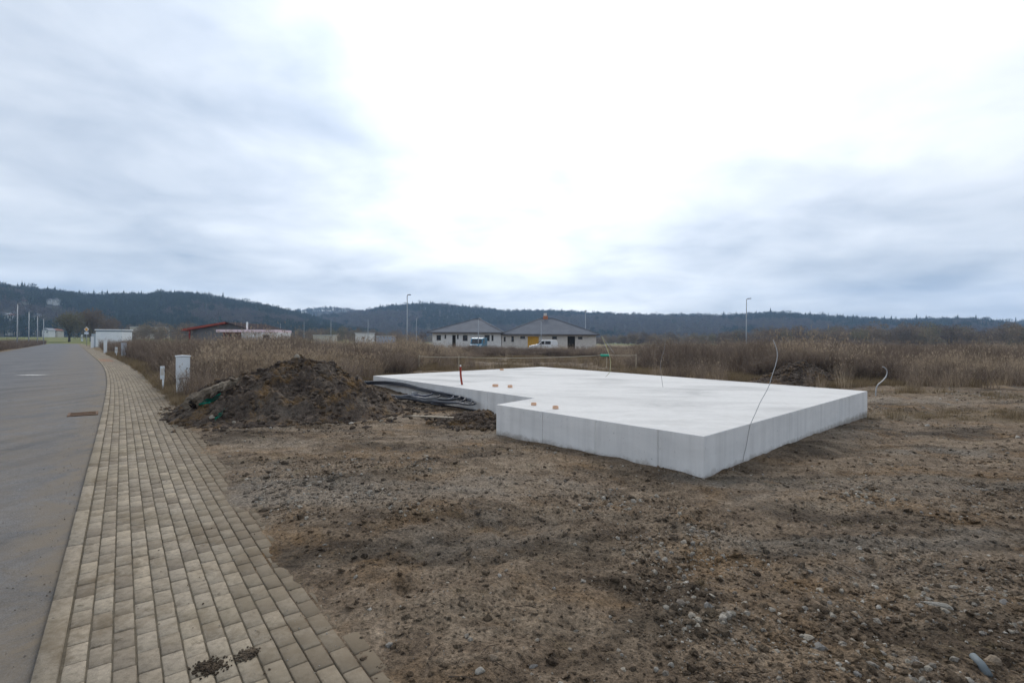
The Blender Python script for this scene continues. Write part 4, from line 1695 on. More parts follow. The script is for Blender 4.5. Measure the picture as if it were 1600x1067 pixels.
def build_coil():
    mats = [plain('black_hose', (0.014, 0.018, 0.030), 0.38, 0.3, 6, spec=0.5), plain('blue_hose', (0.012, 0.024, 0.062), 0.38, 0.3, 6, spec=0.5),
            plain('grey_hose', (0.09, 0.095, 0.105), 0.6, 0.3, 6)]  # paler grey for a few loops so they stand out in the bundle
    A, I = Vector((-4.38, 15.59, 0)), Vector((0.44, 9.64, 0))
    d = (I - A).normalized()
    out = Vector((d.y, -d.x, 0))
    if out.x > 0:
        out = -out
    root = empty('hose_coil', A + d * 2.6 + out * 0.4)
    tag(root, 'long flattened coil of dark blue water hose lying against the slab', 'hose coil')
    r = random.Random(8)
    z = 0.0
    for k in range(8):
        s0, s1 = 0.10 + 0.035 * k * r.uniform(.6, 1.3), 5.9 - 0.30 * k * r.uniform(.3, 1.2)
        w0 = 0.40 + 0.020 * (k % 4) + r.uniform(-.02, .02)
        wc = 0.52 + r.uniform(-.02, .02)
        pts = []
        for t in np.linspace(0, 2 * np.pi, 44, endpoint=False):
            c, s_ = math.cos(t), math.sin(t)
            u = (s0 + s1) / 2 - (s1 - s0) / 2 * (abs(c) ** 0.85) * (1 if c > 0 else -1)
            k_ = (u - s0) / (s1 - s0)
            hw = w0 * min(1.0, (max(k_, 0) / 0.22) ** 0.55) * (1 - 0.72 * max(0, (k_ - 0.30) / 0.70))
            w = wc * (1 - 0.62 * max(0, k_ - 0.2) / 0.8) + hw * (1 if s_ > 0 else -1) * min(1, abs(s_) * 3)
            q = A + d * u + out * max(w, 0.05)
            slope_ = 0.22 * (1 - min(1, w / 0.9))         # leans on the slab
            q.z = float(ground_z(q.x, q.y)) + 0.035 + 0.013 * (k % 6) + slope_ * (0.4 + 0.6 * min(1, u / 2.5)) + 0.012 * math.sin(3 * t + k)
            pts.append(q - root.location)
        pts.append(pts[0])
        mb = MB()
        mb.tube(pts, 0.021, 8, False)
        mb.build('loop', mats[2] if k in (1, 5) else mats[k % 2], root, True)
    # loose tail and the tape that ties the bundle
    tail = [A + d * 4.6 + out * 0.55 + Vector((0, 0, .12)), A + d * 5.2 + out * 0.30 + Vector((0, 0, .10)), A + d * 5.9 + out * 0.16 + Vector((0, 0, .07)), A + d * 6.5 + out * 0.20 + Vector((0, 0, .03))]
    MB().tube([p_ - root.location for p_ in smooth_path(tail)], 0.021, 8).build('hose_end', mats[0], root, True)
    tape = plain('grey_tape', (0.33, 0.34, 0.35), 0.6)
    for u, wq in ((3.25, 0.86), (3.05, 0.16)):
        q = A + d * u + out * wq
        c = Vector((q.x, q.y, float(ground_z(q.x, q.y)) + (0.07 if wq > .5 else 0.12))) - root.location
        M = Matrix.Translation(c) @ d.to_track_quat('X', 'Z').to_matrix().to_4x4()
        mb = MB()
        mb.box(-0.035, 0.035, -0.09, 0.09, -0.06, 0.06, M)
        mb.build('tape', tape, root, False, 0.03, 3)


build_coil()


# ------------------------------------------------------------------ things on the slab
m_orange = plain('orange_plastic', (0.66, 0.42, 0.28), 0.7, 0.2)
m_dark = plain('opening_shade', (0.03, 0.025, 0.02), 0.9)  # near-black colour stands in for the shade inside openings
stubs = [(774, 604, 11, 4.2, 'orange pipe stub on the slab, left one of the rear pair'), (797, 605.5, 9, 4.6, 'orange pipe stub on the slab, right one of the rear pair'),
         (834, 633, 10, 4.6, 'orange pipe stub on the slab, left one of the pair near the step'), (868, 638.5, 11, 5.2, 'orange pipe stub on the slab, right one of the pair near the step'),
         (784, 578.5, 7, 2.5, 'small orange pipe stub near the back edge of the slab')]
for x, y, w, h, lab in stubs:
    p = on(x, y, SLAB_TOP)
    k = p.y / F_PX
    root = empty('pipe_stub', p)
    tag(root, lab, 'pipe stub')
    ra, hh = w * k * 0.42, h * k * 0.85
    mb = MB()
    rings = [(ra, 0.0), (ra, hh), (ra * 0.86, hh), (ra * 0.86, 0.012)]
    nseg = 20
    for rr, zz in rings:
        for q in range(nseg):
            an = 2 * math.pi * q / nseg
            mb.v.append((rr * math.cos(an), rr * math.sin(an), zz))
    for i in range(3):
        for q in range(nseg):
            mb.f.append((i * nseg + q, i * nseg + (q + 1) % nseg, (i + 1) * nseg + (q + 1) % nseg, (i + 1) * nseg + q))
    mb.build('pipe_wall', m_orange, root, False)
    mb = MB()
    mb.tube([(0, 0, 0.004), (0, 0, hh * 0.75)], ra * 0.84, 16)
    mb.build('plug', plain('peach_plug', (0.62, 0.40, 0.27), 0.7), root)

p = on(722, 601, SLAB_TOP)
root = empty('conduit', p)
tag(root, 'upright red-brown conduit pipe with a white tip on the slab', 'pipe')
q = at(719.5, 573, p.y) - p
MB().tube(smooth_path([(0, 0, 0), q * 0.5 + Vector((-.012, 0, 0)), q]), 0.026, 10).build('pipe', plain('red_conduit', (0.30, 0.055, 0.035), 0.5, 0.2), root, True)
MB().tube([q, q * 1.10], 0.020, 10).build('tip', plain('white_plastic', (0.72, 0.72, 0.70), 0.5, 0.05), root, True)
m_wire = plain('galvanised_wire', (0.40, 0.41, 0.42), 0.5, 0.15, 10, 0.5)
m_wire2 = plain('dull_wire', (0.22, 0.21, 0.21), 0.6, 0.15, 10, 0.3)
m_yel = plain('yellow_wire', (0.52, 0.47, 0.14), 0.6)


def wire(name, base, pts, r, mat, label, cat='wire', z0=SLAB_TOP, lean=0.0):
    p = on(*base, z0)
    path = [p] + [at(x, y, p.y + lean * i) for i, (x, y) in enumerate(pts)]
    return tube_obj(name, smooth_path(path, 8), r, mat, label, cat, 6)


wire('ground_wire', (1173, 661.5), [(1181, 644), (1188, 628), (1200, 606), (1206, 588), (1213, 566), (1214.5, 552), (1212, 541), (1208, 531)], 0.0045, m_wire,
     'tall bent steel earthing wire rising from the right edge of the slab', lean=0.02)
a = on(1173, 662.5, SLAB_TOP)
fr, rt = Vector((*SLAB[0], 0)), Vector((*SLAB[1], 0))
dd = (rt - fr).normalized()
outn = Vector((dd.y, -dd.x, 0))
u0 = (a - fr).dot(dd)
tube_obj('crack_shadow', smooth_path([fr + dd * (u0 + du) + outn * 0.010 + Vector((0, 0, z)) for du, z in ((0, 0.496), (-0.07, 0.36), (-0.12, 0.24), (-0.21, 0.10), (-0.24, 0.03))]),
         0.0028, m_wire2, 'thin dark strand standing in for a crack shadow on the right face of the slab', 'wire', 5)  # dark strand built in as the shadow line of a crack in the face
wire('ground_wire', (1036, 605), [(1034, 592), (1032, 572), (1034, 558), (1038, 546), (1040, 528)], 0.0045, m_wire2, 'thin dark wire standing on the middle of the slab')
w3 = on(946, 589, SLAB_TOP)
root = empty('cable_bundle', w3)
tag(root, 'pair of thin yellowish cables standing up near the back of the slab', 'wire')
for pts, mt in (([(953, 580), (953.5, 562), (950, 548), (944, 533), (940, 525)], m_yel), ([(953, 579), (953, 561), (951, 552), (945, 538), (941, 526), (949, 537), (959, 551)], m_wire)):
    MB().tube(smooth_path([Vector((0, 0, 0))] + [at(x, y, w3.y) - w3 for x, y in pts]), 0.0055, 6).build('cable', mt, root, True)
wire('bent_pipe', (1368, 621), [(1369, 608), (1372, 601), (1379, 595), (1384.5, 588), (1386, 580), (1382, 574.5), (1379, 573)], 0.015, m_wire,
     'bent grey pipe sticking out of the ground behind the right slab corner', 'pipe', 0.0)

# setting-out string with stakes behind the slab
m_stake = plain('pale_stake', (0.42, 0.36, 0.27), 0.85, 0.3, 12)
m_string = plain('white_string', (0.62, 0.60, 0.50), 0.8)
yS = 27.0
ends = [at(655, 556.5, yS), at(717, 558, yS - 0.2), at(948, 554.5, yS), at(994, 555, yS + 0.3)]
for e, lab in zip(ends, ('wooden stake at the left end of the white string', 'short pale stake just behind the red-brown conduit', 'wooden stake beside the green ribbon', 'wooden stake at the right end of the white string')):
    g = float(ground_z(e.x, e.y))
    mb = MB()
    mb.box(-.02, .02, -.02, .02, -0.1, e.z - g + 0.05).add([(-.02, -.02, e.z - g + .05), (.02, -.02, e.z - g + .05), (.02, .02, e.z - g + .05), (-.02, .02, e.z - g + .05), (0, 0, e.z - g + .09)], [(0, 1, 4), (1, 2, 4), (2, 3, 4), (3, 0, 4)])
    o = mb.build('stake', m_stake)
    o.location = (e.x, e.y, g)
    tag(o, lab, 'stake', 'stakes of the setting-out string')
path = []
for a, b in zip(ends[:-1], ends[1:]):
    for t in np.linspace(0, 1, 10):
        p = a + (b - a) * t
        p.z -= 0.10 * (1 - (2 * t - 1) ** 2) * (b - a).length / 8
        path.append(p + Vector((0, -0.026, 0)))
tube_obj('string', path, 0.009, m_string, 'white setting-out string stretched between stakes behind the slab', 'string', 5)
e = ends[2] + Vector((-0.12, -0.05, 0))
mb = MB()
r = random.Random(6)
for k in range(5):
    a0, l = -0.22 + 0.09 * k, r.uniform(0.10, 0.2)
    mb.tube([e + Vector((a0, 0, 0.02)), e + Vector((a0 + .05, -.03, -.04)), e + Vector((a0 + .12, -.01, -l * .5))], [0.05, 0.06, 0.02], 6)
o = mb.build('ribbon', plain('green_ribbon', (0.06, 0.42, 0.28), 0.5), None, True)
tag(o, 'bright green ribbon knotted on the white string', 'ribbon')


# ------------------------------------------------------------------ cabinets and posts along the pavement
m_white = plain('white_cabinet', (0.70, 0.735, 0.75), 0.5, 0.05, 2)
m_seam = plain('seam', (0.16, 0.17, 0.18), 0.7)
m_soil_spl = plain('splash', (0.12, 0.10, 0.08), 0.9, 0.4, 9)


def cabinet(x, ybase, w_px, ytop, label, full=True, rz=0.65, mat=None):
    p = on(x, ybase)
    k = p.y / F_PX
    h = (ybase - ytop) * k
    w = w_px * k * 0.82
    dp = w * 0.55
    root = empty('meter_cabinet', (p.x, p.y, float(ground_z(p.x, p.y))), rz)
    tag(root, label, 'cabinet', 'meter cabinets along the pavement')
    mt = mat or m_white
    mb = MB()
    mb.box(-w / 2, w / 2, -dp / 2, dp / 2, 0.40 * h, 0.955 * h)
    mb.build('housing', mt, root, False, 0.008)
    MB().box(-w / 2 + .012, w / 2 - .012, -dp / 2 + .012, dp / 2 - .012, -0.2, 0.40 * h - 0.004).build('plinth', mt, root, False, 0.005)
    pr = [(-w / 2 - .02, 0.957 * h), (w / 2 + .02, 0.957 * h), (w / 2 + .02, 0.985 * h), (0, 1.0 * h), (-w / 2 - .02, 0.985 * h)]
    MB().extr(pr, -dp / 2 - .02, dp / 2 + .02).build('lid', mt, root, False, 0.004)
    if full:
        dr = MB().box(-w / 2 + .03, w / 2 - .03, -dp / 2 - .010, -dp / 2 + .002, 0.43 * h, 0.93 * h).build('door', mt, root, False, 0.004)
        MB().tube([(w / 2 - .07, -dp / 2 - .018, 0.66 * h), (w / 2 - .07, -dp / 2 - .008, 0.66 * h)], 0.018, 10).build('lock', m_seam, dr)
        MB().box(-0.06, 0.10, -dp / 2 - .003, -dp / 2 + .001, 0.405 * h, 0.418 * h).build('vent_slot', m_seam, root)
        MB().box(-w / 2 + .05, w / 2 - .05, -dp / 2 + .006, -dp / 2 + .013, 0.10 * h, 0.30 * h).build('plinth_panel', mt, root, False, 0.003)
    return root


cabinet(285.5, 617, 22, 556, 'big white meter cabinet beside the log on the soil heap')
cabinet(193.5, 560, 8.5, 536, 'grey-white cabinet at the pavement edge in front of dark weeds', False, 0.65, plain('grey_cabinet', (0.42, 0.44, 0.47), 0.6, 0.15, 2))
cabinet(164.5, 551.5, 5.2, 531.5, 'white cabinet below the right end of the white container', False)
cabinet(144, 543.5, 4.4, 525.5, 'narrow white cabinet below the left end of the white container', False)
cabinet(128, 535.5, 3.2, 525, 'farthest small white cabinet near the end of the pavement', False)


def marker(x, ybase, w_px, ytop, label):
    p = on(x, ybase)
    k = p.y / F_PX
    h, w = (ybase - ytop) * k, max(w_px * k, 0.08)
    root = empty('marker_post', (p.x, p.y, float(ground_z(p.x, p.y))), 0.6)
    tag(root, label, 'post', 'small marker posts by the pavement')
    MB().tube([(0.02, 0, -0.2), (0.02, 0, h * 0.6)], 0.024, 8).build('pole', m_white, root, True)
    MB().box(-w / 2, w / 2, -0.03, 0.03, h * 0.45, h).build('plate_box', m_white, root, False, 0.008)
    MB().box(-w / 2 + .015, w / 2 - .015, -0.033, -0.0295, h * 0.62, h * 0.90).build('plate', plain('post_plate', (0.58, 0.55, 0.50), 0.6), root)


marker(253.5, 609, 5.5, 572, 'slim white marker post just left of the big meter cabinet')
marker(181.5, 559, 3.2, 543, 'slim white marker post left of the grey-white cabinet')


# drain grate at the edge of the asphalt
p = on(130, 646.5, -0.02)
root = empty('drain_grate', (p.x, p.y, -0.02), math.atan2(1.0, -0.82))
tag(root, 'rusty slotted drain grate in the asphalt next to the kerb', 'drain grate')
m_rust = plain('rusty_iron', (0.125, 0.075, 0.045), 0.75, 0.4, 14, 0.3)
mb = MB()
for a in ((-.30, .30, -.25, -.21), (-.30, .30, .21, .25), (-.30, -.26, -.21, .21), (.26, .30, -.21, .21)):
    mb.box(a[0], a[1], a[2], a[3], -.02, .010)
mb.build('frame', m_rust, root)
MB().box(-.26, .26, -.21, .21, -.03, -.006).build('pit', m_dark, root)  # near-black plate in place of the shaded depth under the bars
for k in range(8):
    MB().box(-.245 + .065 * k, -.215 + .065 * k, -.209, .209, -.004, .008).build('bar', m_rust, root)


# ------------------------------------------------------------------ new bungalows
def wall_with_holes(x0, x1, z0, z1, y0, y1, holes):
    xs = sorted({x0, x1, *[h[0] for h in holes], *[h[1] for h in holes]})
    zs = sorted({z0, z1, *[h[2] for h in holes], *[h[3] for h in holes]})
    mb = MB()
    for i in range(len(xs) - 1):
        run = None
        for j in range(len(zs) - 1):
            cx, cz = (xs[i] + xs[i + 1]) / 2, (zs[j] + zs[j + 1]) / 2
            if not any(h[0] < cx < h[1] and h[2] < cz < h[3] for h in holes):
                mb.box(xs[i], xs[i + 1], y0, y1, zs[j], zs[j + 1])
    return mb


def hip_roof(x0, x1, y0, y1, z0, zr, rx0, rx1):
    ym = (y0 + y1) / 2
    v = [(x0, y0, z0), (x1, y0, z0), (x1, y1, z0), (x0, y1, z0), (rx0, ym, zr), (rx1, ym, zr),
         (x0, y0, z0 - .16), (x1, y0, z0 - .16), (x1, y1, z0 - .16), (x0, y1, z0 - .16)]
    f = [(0, 1, 5, 4), (1, 2, 5), (2, 3, 4, 5), (3, 0, 4), (0, 6, 7, 1), (1, 7, 8, 2), (2, 8, 9, 3), (3, 9, 6, 0), (6, 9, 8, 7)]
    return MB().add(v, f)


n_ = NT('roof_tiles')
wv = n_.t.nodes.new('ShaderNodeTexWave')
wv.bands_direction = 'Z'
wv.inputs['Scale'].default_value = 4.0
n_.L(n_.tc.outputs['Object'], wv.inputs['Vector'])
cc = n_.mix(1.0, n_.ramp(n_.noise(0.7, 5, 0.6), [(0.3, (0.12, 0.13, 0.15)), (0.7, (0.16, 0.17, 0.19))]), n_.ramp(wv.outputs['Fac'], [(0.0, 0.85), (1.0, 1.1)]), 'MULTIPLY')
M_ROOF = n_.done(cc, 0.9, 0, 0.08)
M_WALL = plain('unplastered_block', (0.62, 0.58, 0.53), 0.9, 0.12, 1.6)
M_WALLW = plain('white_block', (0.74, 0.72, 0.69), 0.9, 0.08, 1.2)
M_GLASS = plain('dark_glass', (0.016, 0.017, 0.02), 0.15, 0.2, 2, 0, 0.6)
M_FRAME = plain('brown_frame', (0.07, 0.05, 0.04), 0.7)
M_BOARD = plain('orange_board', (0.62, 0.34, 0.05), 0.7, 0.15, 2.5)
HY = 83.0
MPP = HY / F_PX


def hx(px_):
    return (px_ - 800) * MPP


def hz(px_, py_):
    return EYE + (534 + 0.005 * (px_ - 800) - py_) * MPP


def house(name, label, X0, X1, wall_mat, eave_y, apex, ridge_px, holes, roof_x, y0=HY):
    ze = hz((roof_x[0] + roof_x[1]) / 2, eave_y)
    cx = (hx(X0) + hx(X1)) / 2
    root = empty(name, (cx, y0, 0))
    tag(root, label, 'house')
    x0, x1 = hx(X0) - cx, hx(X1) - cx
    D = 10.5
    hs = []
    for (a, b, c, d, kind) in holes:
        hs.append((hx(a) - cx, hx(b) - cx, hz((a + b) / 2, d) if kind != 'door' else -0.2, hz((a + b) / 2, c), kind))
    wall = wall_with_holes(x0, x1, -0.5, ze - 0.2, 0, 0.35, hs)
    wall.box(x0, x0 + .35, .35, D, -0.5, ze - 0.2).box(x1 - .35, x1, .35, D, -0.5, ze - 0.2).box(x0 + .35, x1 - .35, D - .35, D, -0.5, ze - 0.2)
    wall.build('wall', wall_mat, root)
    for (a, b, c, d, kind) in hs:
        if kind == 'window':
            w = MB()
            for q in ((a, a + .07, c, d), (b - .07, b, c, d), (a + .07, b - .07, c, c + .07), (a + .07, b - .07, d - .07, d)):
                w.box(q[0], q[1], 0.12, 0.20, q[2], q[3])
            wo = w.build('window', M_FRAME, root)
            MB().box(a + .07, b - .07, .15, .17, c + .07, d - .07).build('pane', M_GLASS, wo)
            MB().box(a - .05, b + .05, -.06, .11, c - .05, c - .003).build('sill', plain('sill', (0.4, 0.4, 0.4), 0.7), wo)
        elif kind == 'door':
            MB().box(a, b, 0.20, 0.26, -0.2, d).build('doorway_shade', m_dark, root)  # near-black panel painted as the unlit interior behind the opening
        else:
            g = empty('garage_door', (0, 0, 0))
            g.parent = root
            k = 7
            for i in range(k):
                u0, u1 = a + (b - a) * i / k, a + (b - a) * (i + 1) / k
                MB().box(u0 + .008, u1 - .008, 0.06 + .012 * (i % 2), .12, c, d).build('board', M_BOARD, g)
    ov = 0.65
    rx = [hx(q) - cx for q in ridge_px]
    rxe = [hx(q) - cx for q in roof_x]
    ro = hip_roof(rxe[0], rxe[1], -ov, D + ov, ze, hz(ridge_px[0], apex) * 1.0 + (hz(ridge_px[0], apex) - EYE) * (D / 2) / HY, rx[0], rx[1]).build('roof', M_ROOF, root)
    zr = hz(ridge_px[0], apex) + (hz(ridge_px[0], apex) - EYE) * (D / 2) / HY
    MB().box(rxe[0] - .02, rxe[1] + .02, -ov - .10, -ov - .004, ze - .20, ze - .05).build('gutter', plain('gutter', (0.11, 0.10, 0.10), 0.6), ro)
    # ridge and hip caps
    cap = MB()
    ym = D / 2
    for a, b in (((rx[0], ym, zr), (rx[1], ym, zr)), ((rxe[0], -ov, ze), (rx[0], ym, zr)), ((rxe[1], -ov, ze), (rx[1], ym, zr))):
        cap.tube([Vector(a) + Vector((0, 0, .02)), Vector(b) + Vector((0, 0, .02))], 0.09, 6)
    cap.build('ridge_cap', plain('ridge_tile', (0.10, 0.105, 0.12), 0.6), ro)
    return root, ro, cx, ze, zr, rx


hA = house('bungalow', 'left of two joined grey-roofed bungalows, with whitish block walls', 675.5, 783.0, M_WALLW, 519.5, 499, (739, 746),
           [(682, 689, 524, 532, 'window'), (694.5, 697, 523.5, 529.5, 'window'), (706.5, 712, 524, 541, 'door'), (714, 716.5, 523.5, 530, 'window'),
            (723, 730.5, 524, 533, 'window'), (757, 765, 524, 533, 'window'), (768, 771, 524, 533, 'window')], (668, 786.5))
hB = house('bungalow', 'right of two joined grey-roofed bungalows, with an orange boarded garage opening', 783.6, 932, M_WALL, 522.5, 498, (848, 868),
           [(787, 790, 527, 534, 'window'), (799, 803, 525.5, 534.5, 'window'), (813, 820.5, 526, 529.5, 'window'), (824.5, 842, 526, 544, 'garage'),
            (863, 870.5, 526, 530.5, 'window'), (887, 899, 526, 544, 'door'), (903.5, 910.5, 526.5, 530.5, 'window')], (783, 936.5), HY + 0.3)
root, ro, cx, ze, zr, rx = hB
ch = MB().box(0, 0, 0, 0, 0, 0)
ch = MB()
cxx = hx(855.5) - cx
ch.box(cxx - .40, cxx + .40, 4.9, 5.6, zr - .4, zr + .45)
c_o = ch.build('chimney', plain('chimney_brick', (0.42, 0.17, 0.09), 0.85, 0.2, 6), ro)
MB().box(cxx - .30, cxx + .22, 4.95, 5.55, zr + .453, zr + .95).build('chimney_top', plain('chimney_white', (0.62, 0.58, 0.54), 0.8), c_o)


# ------------------------------------------------------------------ vehicles in front of the houses
m_tyre = plain('tyre', (0.02, 0.02, 0.021), 0.85)
m_rim = plain('wheel_rim', (0.35, 0.36, 0.37), 0.4, 0.1, 3, 0.6)


def vehicle(name, label, loc, rz, prof, W, paint, glass_side, wheels, front_glass, lamps, cat):
    root = empty(name, loc, rz)
    tag(root, label, cat)
    mb = MB().extr(prof, -W / 2, W / 2)
    mb.build('body', paint, root, False, 0.06, 3)
    for (pl) in glass_side:
        for s in (-1, 1):
            y = s * (W / 2 + 0.004)
            m2 = MB()
            m2.extr(pl, y - 0.006, y + 0.006)
            m2.build('side_window', M_GLASS, root)
    for (a, b) in front_glass:
        a, b = Vector((a[0], 0, a[1])), Vector((b[0], 0, b[1]))
        d = b - a
        nrm = Vector((d.z, 0, -d.x)).normalized() * 0.006
        if nrm.x * (a.x + b.x) < 0:
            nrm = -nrm
        hw = W / 2 - 0.14
        p = [a + nrm, b + nrm]
        MB().add([(p[0].x, -hw, p[0].z), (p[0].x, hw, p[0].z), (p[1].x, hw * .94, p[1].z), (p[1].x, -hw * .94, p[1].z),
                  (p[0].x - 2.5 * nrm.x, -hw, p[0].z - 2.5 * nrm.z), (p[0].x - 2.5 * nrm.x, hw, p[0].z - 2.5 * nrm.z), (p[1].x - 2.5 * nrm.x, hw * .94, p[1].z - 2.5 * nrm.z), (p[1].x - 2.5 * nrm.x, -hw * .94, p[1].z - 2.5 * nrm.z)],
                 [(0, 1, 2, 3), (4, 7, 6, 5), (0, 4, 5, 1), (1, 5, 6, 2), (2, 6, 7, 3), (3, 7, 4, 0)]).build('windscreen', M_GLASS, root)
    for x, r_ in wheels:
        for s in (-1, 1):
            y0, y1 = s * (W / 2 - 0.20), s * (W / 2 + 0.02)
            w = MB().tube([(x, y0, r_), (x, y1, r_)], r_, 20).build('wheel', m_tyre, root, True)
            MB().tube([(x, y1, r_), (x, y1 + s * 0.015, r_)], r_ * 0.62, 16).build('rim', m_rim, w)
    for (x, z, mt) in lamps:
        for s in (-1, 1):
            MB().box(x - .04, x + .04, s * (W / 2 - .28) - .13, s * (W / 2 - .28) + .13, z - .09, z + .09).build('lamp', mt, root, False, .02)
    return root


m_lampw = plain('lamp_glass', (0.7, 0.72, 0.74), 0.2)
m_lampr = plain('tail_lamp', (0.35, 0.03, 0.02), 0.3)
pv = [(-2.3, .35), (2.3, .35), (2.42, .55), (2.38, .95), (2.0, 1.12), (1.35, 1.98), (1.0, 2.08), (-2.25, 2.10), (-2.38, 1.6), (-2.42, .5)]
p = at(748, 545.5, 76)
vehicle('panel_van', 'teal blue van parked in front of the left bungalow', (p.x, p.y, 0.05), math.radians(-97), pv, 1.85, plain('teal_paint', (0.030, 0.165, 0.265), 0.35, 0.08, 1, 0, 0.5),
        [[(1.15, 1.25), (1.78, 1.25), (1.30, 1.85), (1.0, 1.85)], [(0.1, 1.25), (1.0, 1.25), (0.85, 1.85), (0.1, 1.85)]], [(1.55, .34), (-1.45, .34)],
        [((1.95, 1.2), (1.42, 1.88))], [(2.40, .78, m_lampw), (-2.41, 1.0, m_lampr)], 'van')
pc = [(-2.15, .30), (2.1, .30), (2.2, .5), (2.15, .85), (1.85, .98), (1.0, 1.12), (0.35, 1.70), (0.0, 1.80), (-1.9, 1.80), (-2.1, 1.3), (-2.2, .5)]
p = at(849, 547, 76)
vehicle('delivery_car', 'small white delivery van parked before the orange garage opening', (p.x, p.y, 0.05), math.radians(184), pc, 1.75, plain('white_paint', (0.72, 0.73, 0.74), 0.3, 0.04, 1, 0, 0.5),
        [[(-0.05, 1.15), (0.80, 1.15), (0.32, 1.62), (-0.05, 1.62)], [(-1.0, 1.15), (-0.15, 1.15), (-0.15, 1.62), (-1.0, 1.62)]], [(1.35, .31), (-1.35, .31)],
        [((0.95, 1.18), (0.42, 1.66))], [(2.17, .72, m_lampw), (-2.19, .95, m_lampr)], 'van')


# ------------------------------------------------------------------ barn, site building, container and far halls
def far(px_, Y):
    return (px_ - 800) / F_PX * Y


def zat(px_, py_, Y):
    return EYE + (534 + 0.005 * (px_ - 800) - py_) * Y / F_PX


def build_barn():
    Y = 104.0
    xl, xr, xm = far(289, Y), far(402, Y), far(357, Y)
    cx = (xl + xr) / 2
    root = empty('barn', (cx, Y, 0))
    tag(root, 'grey barn with a low red roof behind the weeds', 'barn')
    zl, zr_, zm = zat(289, 517, Y), zat(402, 517, Y), zat(357, 503.5, Y)
    m = plain('grey_sheet', (0.17, 0.175, 0.18), 0.8, 0.2, 0.8)
    D = 16
    prof = [(xl - cx + 1.2, -.5), (xr - cx - .6, -.5), (xr - cx - .6, zr_ + .1), (xm - cx, zm - .25), (xl - cx + 1.2, zl + .05)]
    MB().extr(prof, 0, D).build('wall', m, root)
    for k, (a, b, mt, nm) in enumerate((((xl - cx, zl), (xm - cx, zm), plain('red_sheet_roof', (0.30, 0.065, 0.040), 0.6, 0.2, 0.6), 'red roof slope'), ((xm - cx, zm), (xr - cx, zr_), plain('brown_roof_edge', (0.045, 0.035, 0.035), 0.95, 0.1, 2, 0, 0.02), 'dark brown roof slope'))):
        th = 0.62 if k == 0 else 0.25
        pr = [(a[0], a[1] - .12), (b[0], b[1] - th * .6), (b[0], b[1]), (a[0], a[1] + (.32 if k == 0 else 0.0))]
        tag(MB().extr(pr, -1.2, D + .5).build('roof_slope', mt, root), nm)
    MB().box(far(300, Y) - cx - .12, far(300, Y) - cx + .12, -.9, -.66, -.5, zl + .1).build('post', plain('red_post', (0.24, 0.03, 0.03), 0.6), root)


build_barn()


def build_site_office():
    Y = 86.0
    x0, x1, xm = far(339, Y), far(430.5, Y), far(377, Y)
    cx = (x0 + x1) / 2
    zt = zat(385, 515.5, Y)
    root = empty('site_building', (cx, Y, 0))
    tag(root, 'low white flat-roofed building with a pinkish roof band in front of the barn', 'building')
    mw = plain('white_panel', (0.80, 0.80, 0.79), 0.7, 0.08, 1)
    a, b = far(410, Y) - cx, far(421, Y) - cx
    w = wall_with_holes(xm - cx, x1 - cx, -.4, zt - .45, 0, .2, [(a, b, zat(415, 532, Y), zat(415, 523.5, Y))])
    w.box(xm - cx, x1 - cx, .2, 6, -.4, zt - .45)
    w.build('wall', mw, root)
    MB().box(a, b, .10, .18, zat(415, 532, Y), zat(415, 523.5, Y)).build('window', M_GLASS, root)
    for k in range(5):
        u = xm - cx + .5 + k * .62
        MB().box(u, u + .08, -.05, -.004, 0, zt - .5).build('panel_joint', plain('pale_strip', (0.46, 0.48, 0.46), 0.7), root)
    tag(MB().box(x0 - cx, x1 - cx, -.3, 6.2, zt - .44, zt).build('roof_band', plain('pink_fascia', (0.80, 0.64, 0.68), 0.6, 0.06, 1), root), 'pinkish white roof band')
    MB().box(x0 - cx + .3, xm - cx - .05, 1.2, 6, -.4, zt - .45).build('porch_wall', plain('maroon_panel', (0.20, 0.06, 0.07), 0.7), root)
    for k in range(4):
        u = x0 - cx + .75 + k * .85
        MB().box(u, u + .5, 1.1, 1.19, zt - 1.4, zt - .75).build('porch_window', M_GLASS, root)
    MB().tube([(far(371.5, Y) - cx, 3, zt - .1), (far(371.5, Y) - cx, 3, zat(371.5, 502.5, Y))], .16, 12).build('flue', plain('flue_white', (0.62, 0.64, 0.62), 0.5), root, True)


build_site_office()


def build_container():
    Y = 98.0
    x0, x1 = far(149.5, Y), far(190.5, Y)
    zt = zat(170, 515, Y)
    cx = (x0 + x1) / 2
    root = empty('site_container', (cx, Y, 0), 0)
    tag(root, 'white site container with a grey band beside the far pavement', 'container')
    mw = plain('container_white', (0.80, 0.84, 0.84), 0.6, 0.05, 1)
    MB().box(x0 - cx, x1 - cx, 0, 2.6, 0.1, zt - .5).build('shell', mw, root)
    MB().box(x0 - cx - .12, x1 - cx + .12, -.12, 2.75, zt - .22, zt).build('roof', mw, root)
    MB().box(x0 - cx + .02, x1 - cx - .02, .02, 2.5, zt - .497, zt - .223).build('band', plain('container_grey', (0.24, 0.29, 0.33), 0.6), root)
    for k in range(9):
        u = x0 - cx + .25 + k * (x1 - x0 - .5) / 8
        MB().box(u - .05, u + .05, -.04, -.003, .15, zt - .55).build('rib', mw, root)
    q = plain('grey_gate', (0.38, 0.43, 0.46), 0.7)
    MB().box(x0 - cx - 1.1, x0 - cx - .02, .3, .5, .0, zt - .9).build('side_panel', q, root)


build_container()


